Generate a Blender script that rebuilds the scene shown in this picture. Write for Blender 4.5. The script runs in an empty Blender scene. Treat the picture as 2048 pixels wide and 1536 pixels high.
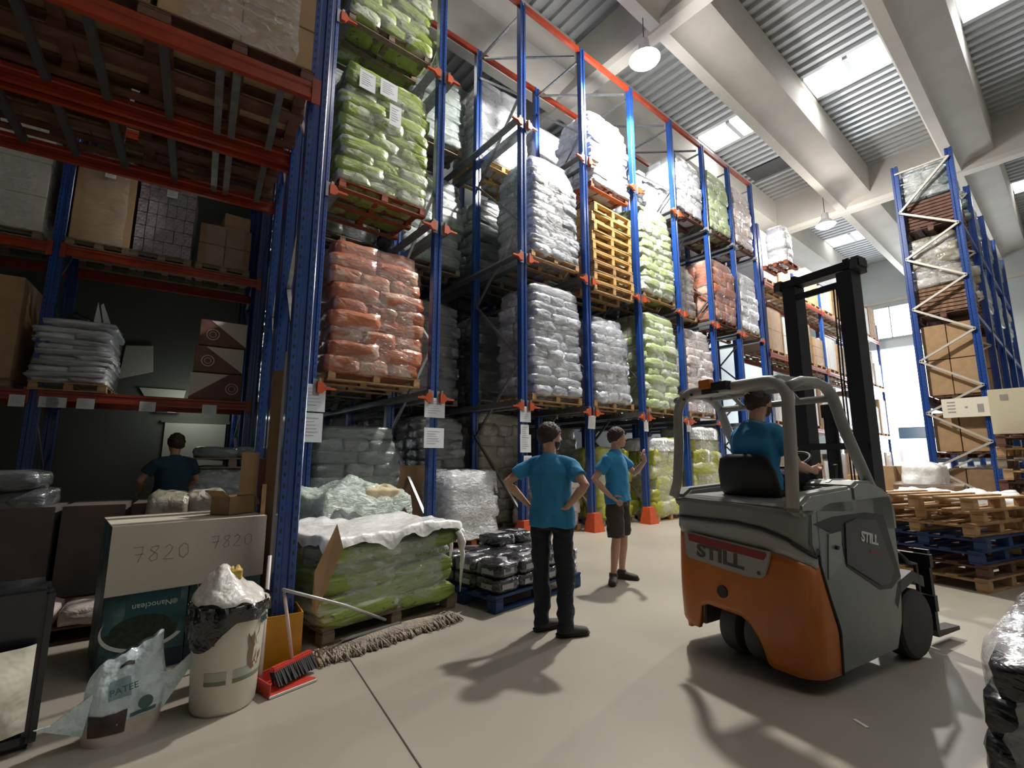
import bpy, bmesh, math, random
from mathutils import Vector, Matrix, noise

random.seed(7)
S = bpy.context.scene
COL = S.collection
R = math.radians

# ---------------------------------------------------------------- camera
F, CX, CY, EYE = 950.0, 1024.0, 768.0, 1.5
PT, AZ = math.atan(149/950.), R(50.5)
fw = Vector((math.cos(AZ)*math.cos(PT), math.sin(AZ)*math.cos(PT), math.sin(PT)))
rt = Vector((math.sin(AZ), -math.cos(AZ), 0))
up = rt.cross(fw)
cam = bpy.data.objects.new('camera', bpy.data.cameras.new('camera'))
COL.objects.link(cam)
cam.matrix_world = Matrix(((rt.x, up.x, -fw.x, 0), (rt.y, up.y, -fw.y, 0), (rt.z, up.z, -fw.z, EYE), (0, 0, 0, 1)))
cam.data.sensor_width = 36; cam.data.lens = F*36/2048; cam.data.clip_start = .05; cam.data.clip_end = 300
S.camera = cam

# ---------------------------------------------------------------- world, lights, exposure
w = bpy.data.worlds.new('world'); S.world = w; w.use_nodes = True
w.node_tree.nodes['Background'].inputs[0].default_value = (.86, .93, 1, 1)
w.node_tree.nodes['Background'].inputs[1].default_value = 5.0
S.view_settings.view_transform = 'Standard'; S.view_settings.look = 'None'
S.view_settings.gamma = 1; S.view_settings.use_curve_mapping = False
S.view_settings.exposure = 0.28
try:
    S.cycles.use_denoising = True; S.cycles.max_bounces = 7; S.cycles.diffuse_bounces = 3
    S.cycles.glossy_bounces = 3; S.cycles.transparent_max_bounces = 16; S.cycles.transmission_bounces = 3
    S.cycles.sample_clamp_indirect = 4; S.cycles.caustics_reflective = False; S.cycles.caustics_refractive = False
except Exception: pass

def light(name, kind, loc, power, col, size=.3, rot=None, sy=None):
    d = bpy.data.lights.new(name, kind); d.energy = power; d.color = col
    if kind == 'AREA':
        d.shape = 'RECTANGLE'; d.size = size; d.size_y = sy or size
    else: d.shadow_soft_size = size
    o = bpy.data.objects.new(name, d); COL.objects.link(o); o.location = loc
    if rot: o.rotation_euler = rot
    return o
LAMPS = [(8.8, 5.7, 10.9), (21.4, 5.85, 10.9)]
light('daylight_door', 'AREA', (35.9, 7.6, 4.0), 2600, (.86, .93, 1), 4.6, (0, R(90), 0), 7.6)
light('daylight_roof', 'AREA', (16.6, 3, 13.35), 520, (.95, .97, 1), 1.1, (0, 0, 0), 16)
light('daylight_roof', 'AREA', (4.0, -3, 13.2), 270, (1, .96, .9), 1.1, (0, 0, 0), 8)

# ---------------------------------------------------------------- materials
_M = {}
def nt(m): return m.node_tree.nodes, m.node_tree.links
def mat(name, col, rough=.5, metal=0, coat=0, bump=None, var=None, spec=.5, emit=None, sub=0):
    """bump=(scale,strength,dist[,stretchxyz]); var=(scale,amount,[col2])"""
    if name in _M: return _M[name]
    m = bpy.data.materials.new(name); m.use_nodes = True
    N, L = nt(m); b = N['Principled BSDF']
    b.inputs['Base Color'].default_value = (*col, 1); b.inputs['Roughness'].default_value = rough
    b.inputs['Metallic'].default_value = metal; b.inputs['Specular IOR Level'].default_value = spec
    b.inputs['Coat Weight'].default_value = coat; b.inputs['Coat Roughness'].default_value = .12
    if emit:
        b.inputs['Emission Color'].default_value = (*emit[0], 1); b.inputs['Emission Strength'].default_value = emit[1]
    tc = N.new('ShaderNodeTexCoord')
    if var:
        n = N.new('ShaderNodeTexNoise'); n.inputs['Scale'].default_value = var[0]; n.inputs['Detail'].default_value = 4
        L.new(tc.outputs['Object'], n.inputs['Vector'])
        r = N.new('ShaderNodeValToRGB'); r.color_ramp.elements[0].position = .35; r.color_ramp.elements[1].position = .68
        c2 = var[2] if len(var) > 2 else tuple(c*(1-var[1]) for c in col)
        r.color_ramp.elements[0].color = (*c2, 1); r.color_ramp.elements[1].color = (*col, 1)
        L.new(n.outputs['Fac'], r.inputs['Fac']); L.new(r.outputs['Color'], b.inputs['Base Color'])
    if bump:
        n = N.new('ShaderNodeTexNoise'); n.inputs['Scale'].default_value = bump[0]; n.inputs['Detail'].default_value = 3
        mp = N.new('ShaderNodeMapping'); L.new(tc.outputs['Object'], mp.inputs['Vector'])
        if len(bump) > 3: mp.inputs['Scale'].default_value = bump[3]
        L.new(mp.outputs['Vector'], n.inputs['Vector'])
        bp = N.new('ShaderNodeBump'); bp.inputs['Strength'].default_value = bump[1]; bp.inputs['Distance'].default_value = bump[2]
        L.new(n.outputs['Fac'], bp.inputs['Height']); L.new(bp.outputs['Normal'], b.inputs['Normal'])
        if coat: L.new(bp.outputs['Normal'], b.inputs['Coat Normal'])
    _M[name] = m
    return m

def film(name, col=(.9, .92, .95), alpha=.25, rough=.18, scale=7, strength=.9):
    """thin clear stretch film: mostly see-through, with crinkled gloss"""
    if name in _M: return _M[name]
    m = bpy.data.materials.new(name); m.use_nodes = True
    N, L = nt(m); b = N['Principled BSDF']; out = N['Material Output']
    b.inputs['Base Color'].default_value = (*col, 1); b.inputs['Roughness'].default_value = rough
    b.inputs['Specular IOR Level'].default_value = .9
    tr = N.new('ShaderNodeBsdfTransparent'); mx = N.new('ShaderNodeMixShader')
    n = N.new('ShaderNodeTexNoise'); n.inputs['Scale'].default_value = scale; n.inputs['Detail'].default_value = 5; n.inputs['Distortion'].default_value = 1.2
    tc = N.new('ShaderNodeTexCoord'); mp = N.new('ShaderNodeMapping'); mp.inputs['Scale'].default_value = (1, 1, 2.2); mp.inputs['Rotation'].default_value = (.3, .5, .2)
    L.new(tc.outputs['Object'], mp.inputs['Vector']); L.new(mp.outputs['Vector'], n.inputs['Vector'])
    bp = N.new('ShaderNodeBump'); bp.inputs['Strength'].default_value = strength; bp.inputs['Distance'].default_value = .05
    L.new(n.outputs['Fac'], bp.inputs['Height']); L.new(bp.outputs['Normal'], b.inputs['Normal'])
    r = N.new('ShaderNodeMapRange'); r.inputs['From Min'].default_value = .35; r.inputs['From Max'].default_value = .75
    r.inputs['To Min'].default_value = alpha*.55; r.inputs['To Max'].default_value = min(1, alpha*1.8)
    L.new(n.outputs['Fac'], r.inputs['Value']); L.new(r.outputs['Result'], mx.inputs['Fac'])
    L.new(tr.outputs[0], mx.inputs[1]); L.new(b.outputs[0], mx.inputs[2]); L.new(mx.outputs[0], out.inputs['Surface'])
    _M[name] = m
    return m

def post_mat():
    """blue powder coat with the two rows of punched holes of a rack upright"""
    m = mat('blue_upright', (.012, .065, .30), .3, 0, .5, var=(3, .25))
    N, L = nt(m); b = N['Principled BSDF']
    tc = N.new('ShaderNodeTexCoord'); sp = N.new('ShaderNodeSeparateXYZ'); L.new(tc.outputs['Object'], sp.inputs[0])
    def M(op, a, v=None):
        k = N.new('ShaderNodeMath'); k.operation = op
        L.new(a, k.inputs[0])
        if v is not None:
            if isinstance(v, float) or isinstance(v, int): k.inputs[1].default_value = v
            else: L.new(v, k.inputs[1])
        return k.outputs[0]
    zz = M('LESS_THAN', M('FRACT', M('DIVIDE', sp.outputs['Z'], .085)), .4)
    xx = M('LESS_THAN', M('ABSOLUTE', M('SUBTRACT', M('ABSOLUTE', sp.outputs['X']), .05)), .007)
    k = M('MULTIPLY', zz, xx)
    mx = N.new('ShaderNodeMix'); mx.data_type = 'RGBA'
    src = b.inputs['Base Color'].links[0].from_socket
    L.new(k, mx.inputs['Factor']); L.new(src, mx.inputs['A']); mx.inputs['B'].default_value = (.004, .006, .012, 1)
    L.new(mx.outputs['Result'], b.inputs['Base Color'])
    return m

# ---------------------------------------------------------------- mesh builder
class MB:
    def __init__(s): s.v = []; s.f = []
    def add(s, vs, fs):
        o = len(s.v); s.v += [tuple(v) for v in vs]; s.f += [tuple(i+o for i in f) for f in fs]; return s
    def box(s, c, d, rot=None, taper=1.0):
        x, y, z = d[0]/2, d[1]/2, d[2]/2
        vs = [Vector((i*x*(taper if k > 0 else 1), j*y*(taper if k > 0 else 1), k*z)) for k in (-1, 1) for j in (-1, 1) for i in (-1, 1)]
        if rot is not None:
            e = rot if isinstance(rot, Matrix) else Matrix.Rotation(rot, 3, 'Z')
            vs = [e @ v for v in vs]
        c = Vector(c)
        return s.add([v+c for v in vs], [(0, 2, 3, 1), (4, 5, 7, 6), (0, 1, 5, 4), (2, 6, 7, 3), (0, 4, 6, 2), (1, 3, 7, 5)])
    def bx(s, x0, x1, y0, y1, z0, z1): return s.box(((x0+x1)/2, (y0+y1)/2, (z0+z1)/2), (abs(x1-x0), abs(y1-y0), abs(z1-z0)))
    def bar(s, p, q, a, b, hint=(0, 0, 1)):
        """rectangular bar from p to q, a = width sideways, b = width toward hint"""
        p, q = Vector(p), Vector(q); t = (q-p).normalized(); h = Vector(hint)
        u = t.cross(h)
        if u.length < 1e-4: u = t.cross(Vector((1, 0, 0)))
        u.normalize(); v = u.cross(t)
        vs = [r+u*(i*a/2)+v*(j*b/2) for r in (p, q) for i, j in ((-1, -1), (1, -1), (1, 1), (-1, 1))]
        return s.add(vs, [(0, 3, 2, 1), (4, 5, 6, 7), (0, 1, 5, 4), (1, 2, 6, 5), (2, 3, 7, 6), (3, 0, 4, 7)])
    def tube(s, pts, r, n=10, cap=True, flat=1.0, upv=(0, 0, 1)):
        """tube through points; r scalar or list of r or (ra,rb)"""
        pts = [Vector(p) for p in pts]; k = len(pts)
        rs = r if isinstance(r, (list, tuple)) else [r]*k
        prev = None; rings = []
        for i, p in enumerate(pts):
            t = (pts[min(i+1, k-1)]-pts[max(i-1, 0)]).normalized()
            if prev is None:
                h = Vector(upv); u = h.cross(t)
                if u.length < 1e-3: u = Vector((1, 0, 0)).cross(t)
            else: u = prev-t*prev.dot(t)
            u.normalize(); prev = u; v = t.cross(u)
            ra, rb = rs[i] if isinstance(rs[i], (list, tuple)) else (rs[i], rs[i]*flat)
            rings.append([p+u*ra*math.cos(2*math.pi*j/n)+v*rb*math.sin(2*math.pi*j/n) for j in range(n)])
        vs = [q for g in rings for q in g]
        fs = [(i*n+j, i*n+(j+1) % n, (i+1)*n+(j+1) % n, (i+1)*n+j) for i in range(k-1) for j in range(n)]
        if cap: fs += [tuple(reversed(range(n))), tuple((k-1)*n+j for j in range(n))]
        return s.add(vs, fs)
    def lathe(s, prof, c=(0, 0, 0), n=24, ax='Z'):
        vs = []; fs = []; m = len(prof)
        for r, z in prof:
            for j in range(n):
                a = 2*math.pi*j/n; x, y = r*math.cos(a), r*math.sin(a)
                vs.append({'Z': (x, y, z), 'Y': (x, z, y), 'X': (z, x, y)}[ax])
        vs = [Vector(v)+Vector(c) for v in vs]
        for i in range(m-1):
            for j in range(n): fs.append((i*n+j, i*n+(j+1) % n, (i+1)*n+(j+1) % n, (i+1)*n+j))
        fs += [tuple(reversed(range(n))), tuple((m-1)*n+j for j in range(n))]
        return s.add(vs, fs)
    def prism(s, poly, a0, a1, ax='Y'):
        """extrude polygon (list of 2d) along axis from a0 to a1"""
        def P(u, v, a): return {'Y': (u, a, v), 'X': (a, u, v), 'Z': (u, v, a)}[ax]
        n = len(poly)
        vs = [P(u, v, a0) for u, v in poly]+[P(u, v, a1) for u, v in poly]
        return s.add(vs, [tuple(reversed(range(n))), tuple(range(n, 2*n))]+[(i, (i+1) % n, n+(i+1) % n, n+i) for i in range(n)])
    def grid(s, fn, nu, nv):
        vs = [fn(i/nu, j/nv) for j in range(nv+1) for i in range(nu+1)]
        return s.add(vs, [(j*(nu+1)+i, j*(nu+1)+i+1, (j+1)*(nu+1)+i+1, (j+1)*(nu+1)+i) for j in range(nv) for i in range(nu)])
    def mesh(s, name='m', smooth=False, bevel=0, m=None, fix=True):
        me = bpy.data.meshes.new(name); me.from_pydata([tuple(v) for v in s.v], [], s.f)
        bm = bmesh.new(); bm.from_mesh(me)
        if fix: bmesh.ops.recalc_face_normals(bm, faces=bm.faces)
        if bevel:
            eg = [e for e in bm.edges if len(e.link_faces) == 2 and e.calc_face_angle(0) > .5]
            bmesh.ops.bevel(bm, geom=eg, offset=bevel, segments=2, affect='EDGES', clamp_overlap=True)
        bm.to_mesh(me); bm.free()
        if smooth:
            me.shade_smooth() if hasattr(me, 'shade_smooth') else None
            if smooth != True:
                try: me.set_sharp_from_angle(angle=R(smooth))
                except Exception: pass
        if m: me.materials.append(m)
        return me
    def build(s, name, m, parent=None, smooth=False, bevel=0, fix=True, **kw):
        return put(name, s.mesh(name, smooth, bevel, m, fix), parent, **kw)

def put(name, me, parent=None, loc=None, rotz=None, scale=None):
    o = bpy.data.objects.new(name, me); COL.objects.link(o)
    if parent: o.parent = parent
    if loc is not None: o.location = loc
    if rotz is not None: o.rotation_euler = (0, 0, rotz)
    if scale is not None: o.scale = scale
    return o
def tag(o, label, cat, group=None):
    o['label'] = label; o['category'] = cat
    if group: o['group'] = group
    return o
def struct(o): o['kind'] = 'structure'; return o
def thing(name, label, cat, loc=(0, 0, 0), rotz=0, group=None):
    o = bpy.data.objects.new(name, None); COL.objects.link(o); o.empty_display_size = .1
    o.location = loc; o.rotation_euler = (0, 0, rotz)
    return tag(o, label, cat, group)
def copytree(o, loc, rotz=None, label=None, group=None, cat=None, scale=None):
    def cp(a, par):
        c = a.copy(); COL.objects.link(c); c.parent = par
        for ch in KIDS.get(a.name, []) or list(a.children): cp(ch, c)
        return c
    c = cp(o, None); c.location = loc
    if rotz is not None: c.rotation_euler = (0, 0, rotz)
    if scale: c.scale = scale
    if label: c['label'] = label
    if group: c['group'] = group
    return c
KIDS = {}
LA = R(-6.4)
cL, sL = math.cos(LA), math.sin(LA)
def LP(x, y, z=0): return (cL*x-sL*y, sL*x+cL*y, z)       # left rack's own axes -> world

def text_mesh(txt, size, m, extr=.002, bold=0):
    c = bpy.data.curves.new('lettering', 'FONT'); c.body = txt; c.size = size; c.extrude = extr
    c.align_x = 'CENTER'; c.align_y = 'CENTER'; c.offset = bold
    o = bpy.data.objects.new('lettering', c); COL.objects.link(o)
    dg = bpy.context.evaluated_depsgraph_get(); me = bpy.data.meshes.new_from_object(o.evaluated_get(dg))
    bpy.data.objects.remove(o); me.materials.clear(); me.materials.append(m)
    return me
def text_on(txt, size, m, parent, origin, xdir, ydir, name='lettering', bold=0, sx=1.0):
    """flat lettering: xdir = reading direction, ydir = up of letters, in parent's axes"""
    me = text_mesh(txt, size, m, bold=bold)
    x = Vector(xdir).normalized(); y = Vector(ydir).normalized(); z = x.cross(y); y = z.cross(x)
    o = put(name, me, parent)
    o.matrix_local = Matrix(((x.x*sx, y.x, z.x, origin[0]), (x.y*sx, y.y, z.y, origin[1]), (x.z*sx, y.z, z.z, origin[2]), (0, 0, 0, 1)))
    return o

# shared materials
BLUE = post_mat()
BLUED = mat('blue_paint', (.012, .065, .30), .35, 0, .3)
ORANGE = mat('orange_beam_paint', (.36, .04, .010), .4, 0, .2, var=(4, .3))
GUARD = mat('orange_guard_paint', (.62, .09, .02), .5, var=(9, .25))
GALV = mat('galvanised_steel', (.33, .34, .36), .35, .7, var=(14, .3))
WOOD = mat('pallet_wood', (.52, .33, .16), .75, bump=(40, .3, .01, (1, 12, 12)), var=(9, .35, (.36, .21, .095)))
WOODY = mat('fresh_yellow_pallet_wood', (.72, .46, .17), .7, bump=(40, .3, .01, (1, 12, 12)), var=(9, .3))
WOODR = mat('red_stained_pallet_wood', (.36, .09, .035), .7, var=(9, .35))
WOODB = mat('blue_painted_pallet_wood', (.015, .05, .16), .65, var=(9, .3))
WOODBR = mat('dark_brown_pallet_wood', (.16, .07, .045), .7, var=(9, .35))
WOODG = mat('grey_weathered_pallet_wood', (.26, .2, .14), .8, var=(9, .35))
CARD = mat('brown_cardboard', (.42, .27, .14), .8, var=(5, .18))
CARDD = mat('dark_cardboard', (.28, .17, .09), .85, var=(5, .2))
PAPER = mat('white_paper', (.78, .8, .84), .7)
INK = mat('dark_ink', (.03, .03, .035), .6)
WHITEP = mat('white_plastic_film', (.82, .84, .86), .28, 0, .6, bump=(9, 1.0, .06))
WRAP = film('clear_stretch_film', alpha=.11, rough=.14)
WRAPH = film('heavy_stretch_film', alpha=.26, rough=.15, scale=6)
# ================================================================= the building
FLOOR = mat('polished_concrete', (.40, .365, .30), .42, 0, .12, var=(.5, .18, (.33, .30, .25)), bump=(3, .04, .01), spec=.4)
WALLM = mat('pale_wall_paint', (.50, .54, .54), .8, var=(.6, .1))
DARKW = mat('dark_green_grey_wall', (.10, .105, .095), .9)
CONC = mat('pale_concrete_beam', (.55, .53, .49), .8, var=(1.2, .1))
SHEET = mat('ribbed_steel_roof', (.50, .52, .54), .42, .35)
GLOW = mat('daylight_roof_panel', (.9, .9, .9), .5, emit=((1, .98, .93), 3.2))
X1 = 35.5
b = MB(); b.bx(-14, X1+14, -14, 24, -.2, 0); struct(b.build('floor', FLOOR))
# expansion joint: shallow dark groove filled with sealant
b = MB(); b.bar((1.53, 3.86, .001), (1.2, 1.55, .001), .008, .004); j = b.build('trim_1', mat('joint_sealant', (.06, .05, .04), .9)); struct(j)
# far wall with the tall loading door
D0, D1, DH = 5.15, 10.1, 8.05
b = MB(); b.bx(X1, X1+.3, -14, D0, 0, 14); b.bx(X1, X1+.3, D1, 24, 0, 14); b.bx(X1, X1+.3, D0, D1, DH, 14)
struct(b.build('wall_right', WALLM))
b = MB(); b.bx(X1-.12, X1-.02, D0-.5, D1+.5, DH+.02, DH+.5); b.bx(X1-.1, X1-.002, D0-.18, D0, 0, DH); b.bx(X1-.1, X1-.002, D1, D1+.18, 0, DH)
struct(b.build('door_1', mat('grey_door_frame', (.45, .48, .5), .6)))
b = MB(); b.bx(X1-.05, X1-.01, -10, 20, 10.9, 11.1); struct(b.build('trim_2', CONC))
b = MB(); b.bx(X1-.05, X1-.003, 4.9, 7.9, 8.75, 10.6)
glow_o = b.build('glow_panel', mat('bright_glow_panel', (1, 1, 1), .5, emit=((.92, .97, 1), 9))); struct(glow_o)  # glowing panel added for a bright lamp-like glow over the door
b = MB()
for y in (4.9, 5.9, 6.9, 7.9): b.bx(X1-.08, X1-.004, y-.03, y+.03, 8.7, 10.65)
b.bx(X1-.08, X1-.004, 4.85, 7.95, 8.68, 8.75); b.bx(X1-.08, X1-.004, 4.85, 7.95, 10.6, 10.67)
b.build('glow_panel_frame', WALLM, glow_o)
b = MB()
b.bx(X1-.05, X1-.003, -6, 2.2, 2.9, 4.2)
struct(b.build('window_2', mat('low_daylight_window', (1, 1, 1), .5, emit=((.92, .97, 1), 3))))
b = MB(); b.bx(2.2, X1, 13.4, 13.7, 0, 14); struct(b.build('wall_back', WALLM))
b = MB(); b.bar(LP(-16, 12.75, 7)[:2]+(7,), (1.9, 12.4, 7), .3, 14.0); b.bx(1.75, 2.0, 12.3, 13.5, 0, 14); struct(b.build('wall_back_left', DARKW))  # pale wall given a dark colour for the shade it stands in
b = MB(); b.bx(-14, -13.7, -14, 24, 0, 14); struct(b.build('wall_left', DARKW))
b = MB(); b.bx(-14, X1, -14, -13.7, 0, 14); struct(b.build('wall_front', WALLM))
# roof: ribbed sheet bays with a strip of daylight panels, wide concrete beams along, girders across
ZS = 13.6
def ribs(x0, x1, y0, y1, p=.36):
    prof = []; x = x0
    while x < x1-.01:
        prof += [(x, ZS), (x+p*.42, ZS), (x+p*.5, ZS+.1), (x+p*.92, ZS+.1)]; x += p
    prof.append((min(x, x1), ZS)); b = MB(); n = len(prof)
    vs = [(u, y, v) for y in (y0, y1) for u, v in prof]
    b.add(vs, [(i, i+1, n+i+1, n+i) for i in range(n-1)])
    return b
SK = [(16.0, 17.2), (29.6, 30.9), (3.4, 4.6)]
xs = [-14, 3.4, 4.6, 16.0, 17.2, 29.6, 30.9, X1]
for k in range(0, 8, 2):
    b = ribs(xs[k], xs[k+1], -14, 24)
    struct(b.build('ceiling', SHEET, fix=False))
b = MB(); b.bx(-14, X1, -14, 24, ZS+.16, ZS+.4); struct(b.build('ceiling', SHEET))
BY = [-9.35, -5.7, -2.05, 1.6, 5.25, 8.9, 12.55, 16.2, 19.85]
for (a, c) in SK:
    for y in BY[:-1]:
        o = MB().bx(a, c, y+.7, y+1.75, ZS, ZS+.06).bx(a, c, y+1.89, y+2.95, ZS, ZS+.06).build('daylight_roof_panel', GLOW)
        o['kind'] = 'structure'; o.name = 'window_3'
    o = MB().bx(a, c, -14, -9, ZS, ZS+.05).build('window_3', GLOW); struct(o)
    MBf = MB()
    for y in BY[:-1]: MBf.bx(a, c, y+1.75, y+1.89, ZS-.03, ZS+.07)
    struct(MBf.build('trim_3', SHEET))
for y in BY:
    prof = [(.66, 1.55), (.62, .1), (.56, 0), (.28, 0), (.2, .16), (-.05, .3), (-.5, .36), (-.62, .42), (-.66, 1.55)]
    b = MB(); b.prism([(y+u, 12.04+v) for u, v in prof], -14, X1, 'X')
    o = struct(b.build('trim_4', CONC, smooth=35))
for x0, x1, z0, z1 in ((9.2, 9.75, 12.0, 13.45), (23.1, 23.7, 12.0, 13.7), (-4.6, -4.1, 12., 13.5)):
    b = MB(); b.prism([(x0, z0+.12), (x0+.1, z0), (x1-.1, z0), (x1, z0+.12), (x1, z1), (x0, z1)], -14, 24, 'Y')
    struct(b.build('trim_5', CONC))
o = MB().bx(19.6, 20.6, 6.0, 8.1, ZS-.02, ZS+.02).build('trim_8', INK); struct(o)
# hanging high bay lamps
def lamp(i, p, label):
    t = thing('high_bay_lamp', label, 'lamp', (p[0], p[1], p[2]), 0, None)
    MB().lathe([(.05, .5), (.12, .5), (.14, .25), (.2, .2), (.34, .02), (.36, 0), (.34, -.01), (.1, .02)], n=28).build('reflector', mat('white_lamp_housing', (.8, .8, .8), .4), t, smooth=40)
    MB().lathe([(.02, .0), (.3, -.0), (.3, -.05), (.16, -.13), (.02, -.15)], n=28).build('lamp_glass', mat('glowing_lamp_glass', (1, 1, 1), .4, emit=((1, .97, .9), 60)), t, smooth=40)
    MB().tube([(0, 0, .5), (0, 0, ZS-p[2]-.05)], .012, 6).build('suspension_cable', INK, t)
    l = light('lamp_light', 'SPOT', (p[0], p[1], p[2]-.3), (3100, 2000)[i], (1, .95, .87), .2); l.data.spot_size = R(172); l.data.spot_blend = .12
    light('lamp_glow', 'POINT', (p[0], p[1], p[2]-.35), (420, 420)[i], (1, .96, .9), .25)
lamp(0, LAMPS[0], 'bright high bay lamp hanging over the blue racking, nearest of the row')
lamp(1, LAMPS[1], 'glowing high bay lamp hanging by the far concrete girder')

# ================================================================= drive-in racking
PY = 6.8
PX = [1.98, 3.95, 5.92, 7.83, 9.77, 11.68, 13.5, 15.2, 16.9]
LV = [2.62, 5.6, 8.57]
TOP = 11.42
def post_mesh(h):
    # open upright section: flat front with a groove, two side flanges (front = -y)
    p = [(-.07, 0), (-.03, 0), (-.022, .018), (.022, .018), (.03, 0), (.07, 0), (.07, .1), (.055, .1), (.055, .012), (-.055, .012)]
    p = [(-.07, 0), (-.028, 0), (-.02, .02), (.02, .02), (.028, 0), (.07, 0), (.076, .006), (.076, .12), (-.076, .12), (-.076, .006)]
    b = MB(); b.prism(p, 0, h, 'Z'); return b.mesh('post', False, 0, BLUE)
_pm = {}
def post(parent, x, y, h, name='post'):
    k = round(h, 2)
    if k not in _pm: _pm[k] = post_mesh(h)
    return put(name, _pm[k], parent, (x, y, 0))
DEEP = [0, 1.62, 3.6, 5.2]
SHT = MB().bx(-.14, .14, -.004, .004, -.19, .19).mesh('sheet', m=PAPER)
LINES = MB()
for i in range(6): LINES.bx(-.1, -.1+.2*(.9-.1*(i*7 % 4)), -.0062, -.0045, .12-i*.045, .127-i*.045)
LINESM = LINES.mesh('printed_lines', m=mat('faint_grey_ink', (.35, .37, .42), .7))
def sheet(parent, x, y, z, sx=1, sz=1, rz=0, rx=0, name='label_sheet'):
    o = put(name, SHT, parent, (x, y, z), rz, (sx, 1, sz)); o.rotation_euler = (rx, 0, rz)
    q = put('printed_lines', LINESM, o)
    return o
def bracket(parent, x, z, s, y=0):
    # plate hooked on the post and an orange arm reaching sideways under the rail
    MB().bx(x+s*.03, x+s*.12, y-.025, y-.006, z-.13, z+.1).build('bracket_plate', GALV, parent)
    b = MB(); b.prism([(x+s*.08, z-.1), (x+s*.08, z+.06), (x+s*.16, z+.05), (x+s*.2, z-.01), (x+s*.34, z-.02), (x+s*.34, z-.045), (x+s*.2, z-.05), (x+s*.15, z-.1)], y-.07, y-.02, 'Y')
    b.build('arm_bracket', GUARD, parent)
fr_lab = ['at the near end of the tall racking row, beside the turned frame', 'second from the left, behind the white-topped green pallet', 'third from the left, behind the man in black trousers',
 'with one white note, behind the man in shorts', 'with one white note, right of the man in shorts', 'sixth from the left, above the sack towers', 'seventh from the left, over the truck roof guard', 'next to last at the far end of the row', 'last of the row, nearest the forklift mast']
for i, x in enumerate(PX):
    t = thing('rack_upright_frame', 'blue rack frame '+fr_lab[i], 'rack', (x, PY, 0))
    for d in DEEP: post(t, 0, d, TOP)
    # diagonal lacing between front and second post
    for (a, c) in ((0, 1.62), (3.6, 5.2)):
        z = .5; k = 0; dz = 1.45
        while z+dz < TOP-.2:
            p, q = ((a+.12, z), (c, z+dz)) if k % 2 == 0 else ((c, z), (a+.12, z+dz))
            MB().bar((0, p[0], p[1]), (0, q[0], q[1]), .045, .045, (1, 0, 0)).build('brace', GALV, t)
            z += dz; k += 1
        MB().bar((0, a+.12, TOP-.25), (0, c, TOP-.25), .045, .045).build('brace', GALV, t)
    for z in LV:
        for s in (-1, 1):
            if (i == 0 and s < 0) or (i == len(PX)-1 and s > 0): continue
            if z == LV[0] or z == LV[1] or i < 6: bracket(t, 0, z-.12, s)
            MB().prism([(s*.1, z-.14), (s*.26, z-.14), (s*.26, z-.12), (s*.14, z-.12), (s*.14, z-.01), (s*.1, z-.01)], -.05, 5.4, 'Y').build('pallet_rail', GALV, t)
    if i >= 2:
        MB().box((0, .0, .19), (.34, .3, .38), taper=.62).build('post_guard', GUARD, t)
    if i == 0: sheet(t, .07, -.02, 2.33, 1.0, 1.0); sheet(t, .06, -.02, 1.92, .95, 1.05)
    if i == 1: sheet(t, .0, -.02, 2.32, 1.35, .85); sheet(t, .0, -.02, 1.83, 1.35, .85, .05)
    if i == 2: sheet(t, .0, -.02, 2.33, .95, .78); sheet(t, -.02, -.02, 1.98, .72, .8); sheet(t, .0, -.02, 1.78, .95, .88); sheet(t, .05, -.02, 1.42, .7, .7)
    if i == 3: sheet(t, -.02, -.02, 2.27, .8, .75, 0, .1)
    if i == 4: sheet(t, .0, -.02, 2.28, .62, .72)
    if i == 5: sheet(t, .0, -.02, 2.35, .7, .8)
tb = ['above the stack of brown sacks, first from the left', 'running off the top edge of the photo', 'leftmost beam whose both ends show', 'behind the brightest lamp', 'right below the lamp glare', 'in front of the small roof light', 'beside the dark roof hatch', 'last one of the row by the far girder']
for i in range(8):
    o = MB().bx(PX[i]+.06, PX[i+1]-.06, PY+.01, PY+.09, TOP-.12, TOP-.0).build('top_tie_beam', ORANGE)
    tag(o, 'front orange tie beam on top of the blue racking, '+tb[i], 'beam')
    o = MB().bx(PX[i]+.08, PX[i+1]-.08, PY+1.63, PY+1.71, TOP-.12, TOP-.0).build('top_tie_beam', ORANGE)
    tag(o, 'rear orange tie beam on top of the racking, %s bay' % ('first', 'second', 'third', 'fourth', 'fifth', 'sixth', 'seventh', 'last')[i], 'beam', 'rear tie beams on top of the racking')
# thin roof ties running back (grey)
for i in range(2, 6):
    o = MB().bar((PX[i]+.12, PY+1.6, TOP-.18), (PX[i+1]-.12, PY+.16, TOP-.18), .05, .04).build('sway_brace', GALV)
    tag(o, 'thin grey diagonal sway brace on top of the blue racking, %s bay' % ('third', 'fourth', 'fifth', 'sixth')[i-2], 'brace', 'sway braces on top of the racking')
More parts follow.
